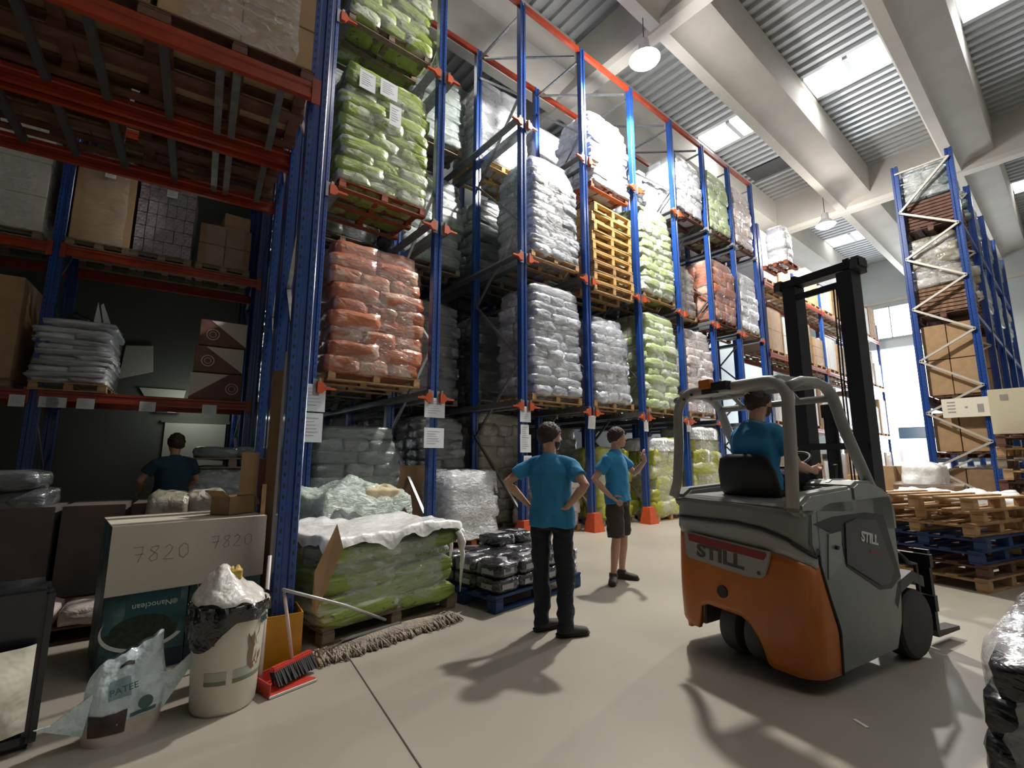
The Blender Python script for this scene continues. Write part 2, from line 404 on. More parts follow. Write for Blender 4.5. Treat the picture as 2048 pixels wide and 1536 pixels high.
# ================================================================= pallets and sack stacks
_pal = {}
def pallet(label, loc, rotz=0, w=1.2, d=.8, h=.144, wood=None, group=None, name='wooden_pallet', scale=None):
    """w along local x (the side facing out shows three blocks), d along local y; origin = centre of the underside"""
    wood = wood or WOOD
    k = (round(w, 2), round(d, 2), round(h, 3), wood.name)
    if k not in _pal:
        t = h/144*22; L_ = []
        B = lambda nm, x0, x1, y0, y1, z0, z1: MB().bx(x0, x1, y0, y1, z0, z1).mesh(nm, m=wood, bevel=.003)
        tb_ = B('top_board', -w/2, w/2, -.06, .06, -t/2, t/2); cb_ = B('cross_board', -.05, .05, -d/2, d/2, -t/2, t/2)
        bk = B('block', -.055, .055, -.06, .06, t-h/2+.0, h/2-2*t); bb = B('bottom_board', -w/2, w/2, -.055, .055, -t/2, t/2)
        for i in range(5): L_.append(('top_board', tb_, (0, -d/2+.06+(d-.12)*i/4, h-t/2)))
        for x in (-w/2+.06, 0, w/2-.06):
            L_.append(('cross_board', cb_, (x, 0, h-t*1.5-.0005)))
            for y in (-d/2+.06, 0, d/2-.06): L_.append(('block', bk, (x, y, h/2)))
        for y in (-d/2+.06, 0, d/2-.06): L_.append(('bottom_board', bb, (0, y, t/2)))
        _pal[k] = L_
    t = thing(name, label, 'pallet', loc, rotz, group)
    for n, me, p in _pal[k]: put(n, me, t, p)
    return t

def bag_mat(name, c1, c2, ink=(.05, .05, .05), rough=.32, coat=.5, inkamt=.5):
    m = bpy.data.materials.new(name); m.use_nodes = True; _M[name] = m
    N, L = nt(m); b = N['Principled BSDF']; b.inputs['Roughness'].default_value = rough
    b.inputs['Coat Weight'].default_value = coat; b.inputs['Coat Roughness'].default_value = .15
    tc = N.new('ShaderNodeTexCoord'); oi = N.new('ShaderNodeObjectInfo'); sp = N.new('ShaderNodeSeparateXYZ'); L.new(tc.outputs['Generated'], sp.inputs[0])
    n = N.new('ShaderNodeTexNoise'); n.inputs['Scale'].default_value = 1.6; n.inputs['Detail'].default_value = 2; n.noise_dimensions = '4D'
    L.new(tc.outputs['Generated'], n.inputs['Vector'])
    k = N.new('ShaderNodeMath'); k.operation = 'MULTIPLY'; k.inputs[1].default_value = 30; L.new(oi.outputs['Random'], k.inputs[0]); L.new(k.outputs[0], n.inputs['W'])
    # a pale band around part of each sack
    a = N.new('ShaderNodeMath'); a.operation = 'MULTIPLY_ADD'; L.new(sp.outputs['X'], a.inputs[0]); a.inputs[1].default_value = .25; L.new(n.outputs['Fac'], a.inputs[2])
    r = N.new('ShaderNodeValToRGB'); r.color_ramp.interpolation = 'LINEAR'
    e = r.color_ramp.elements; e[0].position = .41; e[0].color = (*c2, 1); e[1].position = .47; e[1].color = (*c1, 1)
    x = e.new(.68); x.color = (*c1, 1); x = e.new(.74); x.color = (*c2, 1)
    s2 = N.new('ShaderNodeMath'); s2.operation = 'MULTIPLY'; s2.inputs[1].default_value = .86; L.new(a.outputs[0], s2.inputs[0]); L.new(s2.outputs[0], r.inputs['Fac'])
    # small dark print
    w = N.new('ShaderNodeTexNoise'); w.noise_dimensions = '4D'; w.inputs['Scale'].default_value = 9; w.inputs['Detail'].default_value = 1
    mp = N.new('ShaderNodeMapping'); mp.inputs['Scale'].default_value = (1.3, 1.3, .75); L.new(tc.outputs['Generated'], mp.inputs['Vector']); L.new(mp.outputs['Vector'], w.inputs['Vector']); L.new(k.outputs[0], w.inputs['W'])
    g = N.new('ShaderNodeMapRange'); g.inputs['From Min'].default_value = .66; g.inputs['From Max'].default_value = .7; g.inputs['To Max'].default_value = inkamt; L.new(w.outputs['Fac'], g.inputs['Value'])
    mx = N.new('ShaderNodeMix'); mx.data_type = 'RGBA'; L.new(g.outputs['Result'], mx.inputs['Factor']); L.new(r.outputs['Color'], mx.inputs['A']); mx.inputs['B'].default_value = (*ink, 1)
    hs = N.new('ShaderNodeHueSaturation'); v = N.new('ShaderNodeMapRange'); v.inputs['To Min'].default_value = .75; v.inputs['To Max'].default_value = 1.15
    L.new(oi.outputs['Random'], v.inputs['Value']); L.new(v.outputs['Result'], hs.inputs['Value']); L.new(mx.outputs['Result'], hs.inputs['Color']); L.new(hs.outputs['Color'], b.inputs['Base Color'])
    q = N.new('ShaderNodeTexNoise'); q.inputs['Scale'].default_value = 3.2; q.inputs['Detail'].default_value = 4; q.inputs['Distortion'].default_value = .8; q.noise_dimensions = '4D'
    L.new(tc.outputs['Generated'], q.inputs['Vector']); L.new(k.outputs[0], q.inputs['W'])
    bp = N.new('ShaderNodeBump'); bp.inputs['Strength'].default_value = .55; bp.inputs['Distance'].default_value = .05
    L.new(q.outputs['Fac'], bp.inputs['Height']); L.new(bp.outputs['Normal'], b.inputs['Normal']); L.new(bp.outputs['Normal'], b.inputs['Coat Normal'])
    return m
BM = {
 'green': bag_mat('green_sack_plastic', (.27, .37, .07), (.55, .60, .45), inkamt=.75),
 'lime': bag_mat('pale_lime_sack_plastic', (.46, .58, .26), (.72, .78, .66), inkamt=.3),
 'orange': bag_mat('copper_brown_sack_plastic', (.40, .12, .05), (.55, .33, .24), (.10, .03, .01)),
 'silver': bag_mat('silver_grey_sack_plastic', (.34, .36, .41), (.60, .63, .70), (.10, .11, .14), rough=.22, coat=1),
 'white': bag_mat('white_sack_plastic', (.80, .82, .86), (.70, .72, .78), (.4, .42, .48), inkamt=.25),
 'pearl': bag_mat('pearl_grey_sack_plastic', (.62, .65, .70), (.40, .42, .46), (.2, .22, .25), coat=.8),
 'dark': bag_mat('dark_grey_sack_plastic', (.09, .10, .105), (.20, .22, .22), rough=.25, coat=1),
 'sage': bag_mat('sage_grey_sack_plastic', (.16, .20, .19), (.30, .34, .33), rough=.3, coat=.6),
 'pink': bag_mat('pinkish_white_sack_plastic', (.66, .55, .52), (.78, .74, .74), (.35, .2, .2), inkamt=.4),
 'olive': bag_mat('olive_brown_sack_plastic', (.30, .27, .20), (.5, .47, .42)),
 'yellow': bag_mat('yellow_green_sack_plastic', (.46, .50, .06), (.70, .70, .48), inkamt=.3),
}
def bag_mesh(m, seed):
    rnd = random.Random(seed); b = MB(); n = 9; k = 7; h = 3
    off = Vector((rnd.random()*9, rnd.random()*9, seed*3.1))
    def fn(p):
        x, y, z = p
        # pillow: pinched thin at the two short ends, rounded long sides
        e = 12.0; rr = (abs(x)**e+abs(y)**e+abs(z)**3.4)**(1/e) if (x or y or z) else 1
        q = Vector((x, y, z))/max(rr, .001)
        th = 1-.42*abs(q.x)**12-.3*abs(q.y)**12
        q.z *= max(.2, th)
        d = noise.noise(q*1.9+off)*.06
        return Vector((q.x*.5*(1+d), q.y*.5*(1+d), q.z*.5*(1+3.4*d)))
    sub = {}
    bm = bmesh.new(); bmesh.ops.create_cube(bm, size=2)
    bmesh.ops.subdivide_edges(bm, edges=bm.edges[:], cuts=5, use_grid_fill=True)
    for v in bm.verts: v.co = fn(v.co)
    me = bpy.data.meshes.new('bag'); bm.to_mesh(me); bm.free(); me.shade_smooth(); me.materials.append(m)
    return me
_bags = {}
def _h(kind): return sum(ord(c) for c in kind)
def bags_of(kind):
    if kind not in _bags: _bags[kind] = [bag_mesh(BM[kind], s+_h(kind) % 7) for s in range(4)]
    return _bags[kind]
def hull(w, d, h, seed, mat_, amp=.03, top=True, lean=(0, 0), taper=.1, layers=11, name='stretch_wrap', parent=None, n=40, flare=0):
    off = Vector((seed*1.7, seed*.9, 0)); b = MB()
    def ring(t, s=1.0, z=None):
        out = []
        for j in range(n):
            a = 2*math.pi*j/n; e = 5.0; ca, sa = math.cos(a), math.sin(a)
            r = (abs(ca)**e+abs(sa)**e)**(-1/e)
            zz = h*t if z is None else z
            tp = 1-taper*max(0, (t-.75)/.25)**2+flare*(1-t)**4
            f = 1+amp*2*noise.noise(Vector((ca*2.2, sa*2.2, zz*3))+off)+.012*abs(math.sin(math.pi*layers*t))
            out.append((ca*r*w/2*s*f*tp+lean[0]*t, sa*r*d/2*s*f*tp+lean[1]*t, zz+(noise.noise(Vector((ca*3, sa*3, seed)))*.04 if t > .98 else 0)))
        return out
    m = max(10, int(layers*2.5)); vs = []
    for i in range(m+1): vs += ring(i/m)
    for s, z in ((.93, h*1.012), (.7, h*1.03), (.35, h*1.04)): vs += ring(1.0, s, z)
    rows = m+4
    fs = [(i*n+j, i*n+(j+1) % n, (i+1)*n+(j+1) % n, (i+1)*n+j) for i in range(rows-1) for j in range(n)]+[tuple((rows-1)*n+j for j in range(n))]
    b.add(vs, fs)
    return b.build(name, mat_, parent, smooth=True, fix=False)

def stack(kind, label, loc, rotz=0, w=1.45, d=1.15, h=2.1, layers=11, seed=1, wrap=WRAP, lean=(0, 0), taper=.12, group=None, cap=None, name='sack_stack', rows=2, cols=3, cat='sacks', droop=0):
    rnd = random.Random(seed*31+5); t = thing(name, label, cat, loc, rotz, group); ms = bags_of(kind)
    lh = h/layers
    for i in range(layers):
        f = (i+.5)/layers; sc = 1-taper*max(0, (f-.7)/.3)**1.5
        px, py = lean[0]*f+rnd.uniform(-.03, .03), lean[1]*f+rnd.uniform(-.02, .02); cut = rnd.uniform(-.09, .09)
        kind_ = i % 2
        nx, ny = (cols, rows) if kind_ == 0 else (max(1, cols-1), rows)
        if i == layers-1 and layers > 6: nx = max(1, nx-1)
        for a in range(nx):
            for c in range(ny):
                bw, bd = w*sc/nx, d*sc/ny
                x = -w*sc/2+bw*(a+.5)+px+(cut if 0 < a < nx-1 else cut*.5); y = -d*sc/2+bd*(c+.5)+py
                turn = bw < bd
                o = put('sack', ms[rnd.randrange(4)], t, (x+rnd.uniform(-.012, .012), y+rnd.uniform(-.02, .015), lh*(i+.5)+rnd.uniform(-.08, .08)*lh))
                o.scale = ((bd if turn else bw)*1.09, (bw if turn else bd)*1.09, lh*1.45)
                o.rotation_euler = (rnd.uniform(-.05, .05), rnd.uniform(-.06, .06), (math.pi/2 if turn else 0)+rnd.choice((0, math.pi))+rnd.uniform(-.03, .03))
    if wrap: hull(w*1.07, d*1.07, h*1.01, seed, wrap, lean=lean, taper=taper, layers=layers, parent=t)
    if cap: hull(w*1.09, d*1.09, h*cap, seed+3, WHITEP, lean=lean, taper=.15, layers=3, parent=t, name='top_sheet').location = (lean[0], lean[1], h*(1-cap)+.06)
    return t

bayc = [(PX[i]+PX[i+1])/2 for i in range(8)]
ph = .15
def rackload(bay, lv, kind, label, plabel, h, w=1.42, d=1.15, layers=11, seed=1, wood=None, dy=.62, dx=0, z=None, **kw):
    zz = LV[lv] if z is None else z
    x, y = bayc[bay]+dx, PY+dy
    pallet(plabel, (x, y, zz+.002), 0, max(w*1.0, 1.44), d, ph, wood)
    return stack(kind, label, (x, y, zz+ph+.004), 0, w, d, h, layers, seed, **kw)
# bay one
g = rackload(0, 1, 'green', 'tall stack of green and white sacks with white notes, above the brown sacks', 'pallet under the green sacks, above the brown sacks', 2.08, w=1.5, seed=3, layers=11, taper=.14, wood=WOODR, wrap=WRAP)
for x, z, sx, sz in ((-.42, 1.78, .95, .85), (-.05, 1.82, 1.1, .8), (.08, 1.4, .75, 1.0)): sheet(g, x, -.66, z, sx, sz, .03)
rackload(0, 0, 'orange', 'tall wrapped stack of copper brown sacks on the lowest rack level', 'pallet under the copper brown sacks, lowest rack level', 2.0, w=1.48, seed=5, layers=9, taper=.18, wood=WOOD, wrap=WRAP)
rackload(0, 2, 'green', 'green and white sacks on the topmost pallet, cut off by the photo top', 'dark pallet at the photo top, under green sacks', 2.0, w=1.5, seed=8, layers=10, wood=WOODG)
# bay three
rackload(2, 1, 'silver', 'glossy silver grey sacks leaning in a tall stack, above other silver sacks', 'pallet between the two silver sack stacks', 2.3, w=1.35, seed=11, layers=12, taper=.34, lean=(-.05, 0), wrap=WRAPH)
rackload(2, 0, 'silver', 'silver grey sacks on the lowest rack level, above the man in black trousers', 'pale pallet on the lowest rack level under silver sacks', 2.28, w=1.35, seed=12, layers=12, taper=.1, wrap=WRAP)
# bay four
rackload(3, 2, 'white', 'brightly lit white sacks on a red pallet, right under the lamp', 'red stained pallet under the bright white sacks', 1.95, w=1.4, seed=13, layers=11, taper=.2, wood=WOODR, wrap=WRAPH, z=7.9)
rackload(3, 0, 'silver', 'narrow stack of dark silver sacks below the tower of empty pallets', 'pallet under the narrow dark silver sack stack', 1.95, w=1.22, seed=14, layers=9, taper=.3, lean=(-.08, 0), dx=-.1, wood=WOOD, wrap=WRAPH)
pw = ['lowest of the tower, dark boards', 'second from the bottom', 'third from the bottom, bluish edge', 'fourth from the bottom', 'fifth, in the middle', 'fourth from the top', 'third from the top', 'second from the top', 'topmost of the tower']
for i in range(9):
    pallet('empty yellow pallet in the rack tower, '+pw[i], (bayc[3]+random.uniform(-.04, .04), PY+.5, 5.3+i*.245), random.uniform(-.03, .03), 1.46, 1.0, .235, WOODY if i not in (0, 2) else WOOD, 'tower of empty pallets in the rack')
# bay five
rackload(4, 1, 'lime', 'pale lime sacks on the second level beside the pallet tower', 'pallet between the two pale lime stacks', 2.45, w=1.38, seed=15, layers=12, taper=.2, wrap=WRAP)
rackload(4, 0, 'lime', 'pale lime green sacks on the lowest level above the short tower of white topped sacks', 'pallet on the lowest level under pale lime sacks', 2.42, w=1.38, seed=16, layers=12, taper=.1, wrap=WRAP)
# bays six to eight
rackload(5, 2, 'pearl', 'pearl grey sacks on top level left of the daylight strip', 'pallet under pearl grey sacks, top level', 1.85, w=1.4, seed=17, layers=9, taper=.25, wood=WOODBR, wrap=WRAPH)
rackload(5, 1, 'olive', 'olive brown wrapped sacks on the second level, sixth bay', 'pallet under the olive brown sacks', 1.5, w=1.3, seed=18, layers=7, taper=.2, wrap=WRAPH, dy=1.0)
rackload(5, 0, 'pink', 'pinkish white sacks on the lowest level above the roof guard', 'pallet under the pinkish white sacks, lowest level', 2.3, w=1.35, seed=19, layers=9, taper=.1, wrap=WRAPH)
rackload(6, 2, 'lime', 'faint green sacks on the top level, seventh bay', 'pallet under faint green sacks, top level', 2.0, w=1.35, seed=20, layers=9, taper=.15, wood=WOODBR)
rackload(6, 1, 'orange', 'rust orange wrapped load on the second level near the row end', 'pallet under the rust orange load', 1.9, w=1.4, seed=21, layers=7, taper=.1, wood=WOODBR)
rackload(7, 2, 'pink', 'pinkish grey sacks on the top level, last bay', 'pallet under pinkish grey sacks, last bay', 2.1, w=1.3, seed=22, layers=9, taper=.12, wood=WOODBR)
rackload(7, 1, 'white', 'shiny white sacks on the second level, last bay', 'pallet under shiny white sacks, last bay', 1.9, w=1.3, seed=23, layers=8, taper=.15, wrap=WRAPH)
# deeper rows, mostly in the dark
bw_ = ['first', 'second', 'third', 'fourth', 'fifth', 'sixth', 'seventh', 'eighth']; lw = ['lowest', 'second', 'top']
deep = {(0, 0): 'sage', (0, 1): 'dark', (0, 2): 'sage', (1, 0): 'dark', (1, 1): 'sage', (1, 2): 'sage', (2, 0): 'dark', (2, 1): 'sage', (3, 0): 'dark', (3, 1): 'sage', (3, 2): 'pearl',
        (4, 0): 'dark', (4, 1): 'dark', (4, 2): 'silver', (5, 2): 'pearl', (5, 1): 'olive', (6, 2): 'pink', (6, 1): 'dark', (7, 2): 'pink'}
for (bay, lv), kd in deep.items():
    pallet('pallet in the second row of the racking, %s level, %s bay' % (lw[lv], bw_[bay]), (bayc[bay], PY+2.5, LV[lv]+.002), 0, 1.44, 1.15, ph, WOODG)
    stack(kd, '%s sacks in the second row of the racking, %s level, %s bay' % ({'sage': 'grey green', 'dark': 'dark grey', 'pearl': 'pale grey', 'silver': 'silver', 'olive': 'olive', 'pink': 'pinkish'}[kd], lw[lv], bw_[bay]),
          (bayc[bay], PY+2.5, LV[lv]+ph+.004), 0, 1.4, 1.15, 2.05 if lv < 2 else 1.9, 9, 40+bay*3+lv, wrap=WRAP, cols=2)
rl = stack('pearl', 'clear wrapped grey sacks high up behind the third upright, on a pale pallet', (bayc[2]-.1, PY+2.35, LV[2]+ph), 0, 1.5, 1.2, 2.2, 9, 77, wrap=WRAPH, taper=.3)
pallet('pale new pallet high up behind the third upright', (bayc[2]-.1, PY+2.35, LV[2]-.01), 0, 1.5, 1.2, ph, WOODY)
# third row only where the gaps between bays show it
for bay in range(0, 8):
    for lv in (0, 1):
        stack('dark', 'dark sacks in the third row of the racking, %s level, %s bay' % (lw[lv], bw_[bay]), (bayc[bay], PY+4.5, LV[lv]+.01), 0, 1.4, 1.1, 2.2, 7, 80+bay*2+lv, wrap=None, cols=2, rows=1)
# ---- ground level
stack('sage', 'low pile of grey sacks on the floor behind the white topped pallet', (2.85, 7.75, .15), 0, 1.35, 1.2, 1.8, 10, 50, taper=.25, wrap=WRAP)
pallet('pallet on the floor under the low pile of grey sacks', (2.85, 7.75, 0), 0, 1.4, 1.2, .148, WOODG)
stack('dark', 'glossy black wrapped column of sacks on the floor, behind the second upright', (4.52, 10.2, .15), 0, .9, 1.0, 2.2, 13, 51, taper=.1, wrap=WRAPH, cols=2)
pallet('pallet on the floor under the glossy black sack column', (4.52, 10.2, 0), 0, 1.0, 1.1, .148, WOODG)
stack('dark', 'dark grey sack stack on the floor behind the brown cardboard panel', (4.95, 8.75, .15), 0, 1.0, 1.1, 2.1, 11, 52, taper=.1, wrap=WRAP, cols=2)
pallet('pallet on the floor under the dark grey sack stack', (4.95, 8.75, 0), 0, 1.2, 1.1, .148, WOODG)
stack('olive', 'grey brown sack stack on the floor, left behind the man in black trousers', (6.72, 9.0, .15), 0, 1.35, 1.2, 2.3, 10, 53, taper=.15, wrap=WRAP)
pallet('pallet on the floor under the grey brown sack stack', (6.72, 9.0, 0), 0, 1.4, 1.2, .148, WOODG)
stack('pink', 'beige boxes and sacks wrapped on the floor between the two standing men', (7.2, 7.55, .15), 0, .95, 1.0, 1.25, 5, 54, wrap=WRAPH, cols=2, taper=.05)
pallet('pallet on the floor between the two standing men', (7.2, 7.55, 0), 0, 1.0, 1.0, .148, WOOD)
stack('olive', 'brownish sack pile on the floor behind the head of the man in shorts', (8.9, 9.4, .15), 0, 1.3, 1.1, 2.1, 8, 55, wrap=WRAP)
pallet('pallet on the floor behind the man in shorts', (8.9, 9.4, 0), 0, 1.4, 1.2, .148, WOODG)
stack('yellow', 'dim yellow green sacks on the floor, left of the short white topped tower', (9.1, 7.7, .15), 0, 1.1, 1.0, 1.55, 6, 56, wrap=WRAP, cols=2)
pallet('pallet on the floor under the dim yellow green sacks', (9.1, 7.7, 0), 0, 1.2, 1.1, .148, WOODG)
stack('yellow', 'short tower of yellow green sacks with white sheet, right of the man in shorts', (10.75, 7.35, .15), 0, 1.12, 1.0, 1.8, 6, 57, wrap=WRAPH, cols=2, cap=.18, taper=.05)
pallet('pallet under the short yellow green tower', (10.75, 7.35, 0), 0, 1.2, 1.05, .148, WOOD)
stack('yellow', 'taller tower of yellow green sacks with white sheet, seen under the roof guard', (12.7, 7.35, .15), 0, 1.45, 1.0, 2.15, 7, 58, wrap=WRAPH, cols=2, cap=.16, taper=.05)
pallet('pallet under the taller yellow green tower', (12.7, 7.35, 0), 0, 1.5, 1.05, .148, WOOD)
# ================================================================= near left racking (tunnel bay) on its own slightly turned axes
def frameL(x, ys, h, label, holes=True):
    t = thing('rack_upright_frame', label, 'rack', LP(x, ys[0], 0), LA)
    for d in ys: post(t, 0, d-ys[0], h)
    z = .35; k = 0; d1 = ys[1]-ys[0]
    while z+.95 < h:
        p, q = ((.1, z), (d1, z+.95)) if k % 2 == 0 else ((d1, z), (.1, z+.95))
        MB().bar((0, p[0], p[1]), (0, q[0], q[1]), .04, .04, (1, 0, 0)).build('brace', GALV, t); z += .95; k += 1
    return t
fa = frameL(.62, (4.1, 5.12), 9.5, 'near blue rack frame with punched holes, beside the twin white boxes')
# light slots where daylight shows through the punched flange
o = MB()
for i in range(46):
    o.bx(-.0775, -.0755, .0, .004, .3+i*.085, .33+i*.085)
frameL(.62, (5.36, 6.3), 9.5, 'blue rack frame right behind the near one, in shade')
def cbeam(x0, x1, y, z, label, h=.15, face=-1, lab=None):
    t = thing('rack_beam', label, 'beam', LP((x0+x1)/2, y, z), LA); w = (x1-x0)/2
    b = MB(); b.prism([(0, -h/2), (.045, -h/2), (.045, h/2-.03), (.035, h/2), (.0, h/2), (0, .02), (-.0, .018), (0, -.02)], -w, w, 'X')
    b = MB(); b.prism([(0, -h/2), (.05, -h/2), (.05, h/2), (.0, h/2), (.0, .035), (.012, .025), (.012, -.025), (0, -.035)], -w, w, 'X'); b.build('beam_bar', ORANGE, t)
    for s in (-1, 1): MB().bx(s*w-.035, s*w+.035, -.012, -.001, -h/2-.05, h/2+.04).build('end_plate', ORANGE, t)
    return t
ZB = 4.66
cbeam(-2.12, .59, 4.03, ZB, 'bright orange front beam crossing the upper left corner of the photo')
cbeam(-2.12, .59, 5.17, ZB, 'thick orange beam under the wrapped loads, second from the front')
cbeam(-2.12, .59, 5.30, ZB, 'orange beam back to back behind the thick one')
cbeam(-2.12, .59, 6.37, ZB, 'rearmost orange beam of the near double rack, ending above the brown boxes')
cbar = mat('dark_zinc_crossbar', (.10, .10, .11), .5, .5)
for i, x in enumerate((-1.75, -1.35, -.95, -.5, -.12, .0, .33)):
    for (a, c, w_) in ((4.1, 5.14, 'front'), (5.36, 6.35, 'rear')):
        o = MB().bx(-.03, .03, 0, c-a, -.03, .03).build('support_bar', cbar if i < 4 else GALV); o.location = LP(x, a, ZB+.02); o.rotation_euler = (0, 0, LA)
        tag(o, 'thin metal support bar across the high %s rack row, %s from the left' % (w_, ('first', 'second', 'third', 'fourth', 'fifth', 'sixth', 'last')[i]), 'bar', 'pallet support bars of the %s rack row' % w_)

def box(t, name, x0, x1, y0, y1, z0, z1, m, bev=.004): return MB().bx(x0, x1, y0, y1, z0, z1).build(name, m, t, bevel=bev)
def carton_load(label, loc, w, d, h, nx, nz, m, rotz=LA, wrap=WRAP, ny=1, seed=1, name='carton_load', notes=(), part='carton', cat='boxes', gap=.006):
    t = thing(name, label, cat, loc, rotz); rnd = random.Random(seed)
    cw, cd, ch = w/nx, d/ny, h/nz; me = MB().box((0, 0, 0), (cw-gap, cd-gap, ch-gap)).mesh('carton', bevel=.006, m=m)
    for k in range(nz):
        for i in range(nx):
            for j in range(ny):
                o = put(part, me, t, (-w/2+cw*(i+.5), -d/2+cd*(j+.5), ch*(k+.5))); o.rotation_euler = (0, 0, rnd.uniform(-.012, .012))
    if wrap: hull(w*1.035, d*1.035, h*1.01, seed, wrap, amp=.008, taper=0, layers=nz, parent=t)
    for (x, z, sx, sz) in notes: sheet(t, x, -d/2-.03, z, sx, sz)
    return t
P1 = .13
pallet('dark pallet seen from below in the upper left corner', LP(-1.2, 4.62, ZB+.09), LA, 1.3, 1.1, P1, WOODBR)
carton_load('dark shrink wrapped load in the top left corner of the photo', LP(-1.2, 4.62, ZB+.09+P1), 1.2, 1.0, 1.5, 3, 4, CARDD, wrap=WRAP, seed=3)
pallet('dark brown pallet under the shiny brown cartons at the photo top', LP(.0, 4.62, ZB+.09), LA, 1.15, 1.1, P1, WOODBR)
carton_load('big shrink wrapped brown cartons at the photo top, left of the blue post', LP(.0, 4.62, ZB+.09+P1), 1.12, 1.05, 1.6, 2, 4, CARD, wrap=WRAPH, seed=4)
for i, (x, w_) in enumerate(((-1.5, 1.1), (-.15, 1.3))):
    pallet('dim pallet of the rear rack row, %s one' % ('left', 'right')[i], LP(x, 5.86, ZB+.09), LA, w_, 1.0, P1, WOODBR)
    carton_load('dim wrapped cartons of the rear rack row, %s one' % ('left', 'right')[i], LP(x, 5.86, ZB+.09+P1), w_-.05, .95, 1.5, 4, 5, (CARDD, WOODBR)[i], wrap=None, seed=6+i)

# far rack across the hidden aisle
YF = 9.7
for x, lb in ((-2.12, 'blue rack frame far on the left, across the dark aisle'), (.70, 'dark rack frame across the aisle, mostly hidden by the near frame'), (-5.0, 'far blue rack frame beyond the left photo edge')):
    frameL(x, (YF, YF+1.1), 9.0, lb)
for (x0, x1, w_) in ((-2.04, .67, 'right'), (-4.92, -2.2, 'left')):
    for z, lw_ in ((2.43, 'lowest'), (4.72, 'middle'), (6.95, 'upper')):
        bt = cbeam(x0, x1, YF-.02, z, '%s orange beam of the far rack, %s bay' % (lw_, w_))
        cbeam(x0, x1, YF+1.12, z, 'rear %s orange beam of the far rack, %s bay' % (lw_, w_))
        if z < 3 and w_ == 'right':
            for x in (-1.28, -.86, -.10, .75): sheet(bt, x+.02, -.03, -.1, .75, .42)
            sheet(bt, .78-1.95+.0, -.03, -.1, .8, .4)
        if z < 3 and w_ == 'left': sheet(bt, 1.28, -.03, -.1, .6, .45)
zf = 4.72+.085
WHITEBOX = mat('pale_carton_under_film', (.62, .6, .55), .6, var=(4, .2))
def farload(x, z, w_, h, nx, nz, m, label, plabel, wrap=WRAP, wood=WOODG, **kw):
    pallet(plabel, LP(x, YF+.55, z), LA, w_+.05, 1.15, .13, wood)
    return carton_load(label, LP(x, YF+.55, z+.132), w_, 1.1, h, nx, nz, m, wrap=wrap, **kw)
farload(-2.95, zf, 1.25, 1.7, 1, 3, WHITEBOX, 'pale cartons under glossy film at the left photo edge, middle level', 'pallet under the glossy pale cartons', WRAPH, seed=11)
farload(-1.64, zf, .76, 1.5, 1, 1, CARD, 'one tall plain brown carton with a white note, film round its foot', 'pallet under the tall plain brown carton', WRAP, seed=12, notes=((.03, 1.2, .5, .32),))
farload(-.82, zf, .8, 1.4, 6, 6, mat('purple_grey_pack', (.14, .10, .13), .5, var=(30, .7, (.4, .36, .38))), 'dark purple wrapped block of small packs with a white note', 'pallet under the purple packs', WRAP, seed=13, notes=((.05, 1.12, .55, .35),), part='pack')
farload(.08, zf, .8, .75, 2, 2, CARDD, 'low brown wrapped cartons with one small box on top, middle level', 'pallet under the low brown cartons', WRAP, seed=14)
o = tag(MB().box((0, 0, .16), (.42, .5, .32)).build('carton', CARD, bevel=.005), 'small brown carton sitting on top of the low brown cartons', 'box'); o.location = LP(.22, YF+.4, zf+.9); o.rotation_euler = (0, 0, LA+.1)
farload(-2.95, 7.03, 1.2, 1.2, 2, 3, WHITEBOX, 'pale wrapped load on the upper level at the left photo edge', 'pallet on the upper level at the left photo edge', WRAPH, wood=WOOD, seed=15)
farload(-1.2, 7.03, 1.2, 1.2, 2, 3, WHITEBOX, 'pale load glimpsed between the orange beams, upper level', 'pallet glimpsed between the orange beams, upper level', WRAPH, wood=WOOD, seed=16)
zl = 2.43+.08
farload(-3.0, zl, 1.2, 1.55, 1, 1, CARD, 'tall yellowish brown carton at the left photo edge, lowest level', 'pallet under the yellowish carton', None, seed=17)
pallet('small pallet under the silver white folded packs', LP(-1.75, YF+.5, zl), LA, .9, 1.1, .13, WOOD)
stack('pearl', 'neat stack of silver white folded packs on the lowest far shelf', LP(-1.75, YF+.5, zl+.132), LA, .86, 1.0, .95, 11, 91, wrap=WRAP, cols=2, rows=1, taper=.02, cat='packs', name='pack_stack')
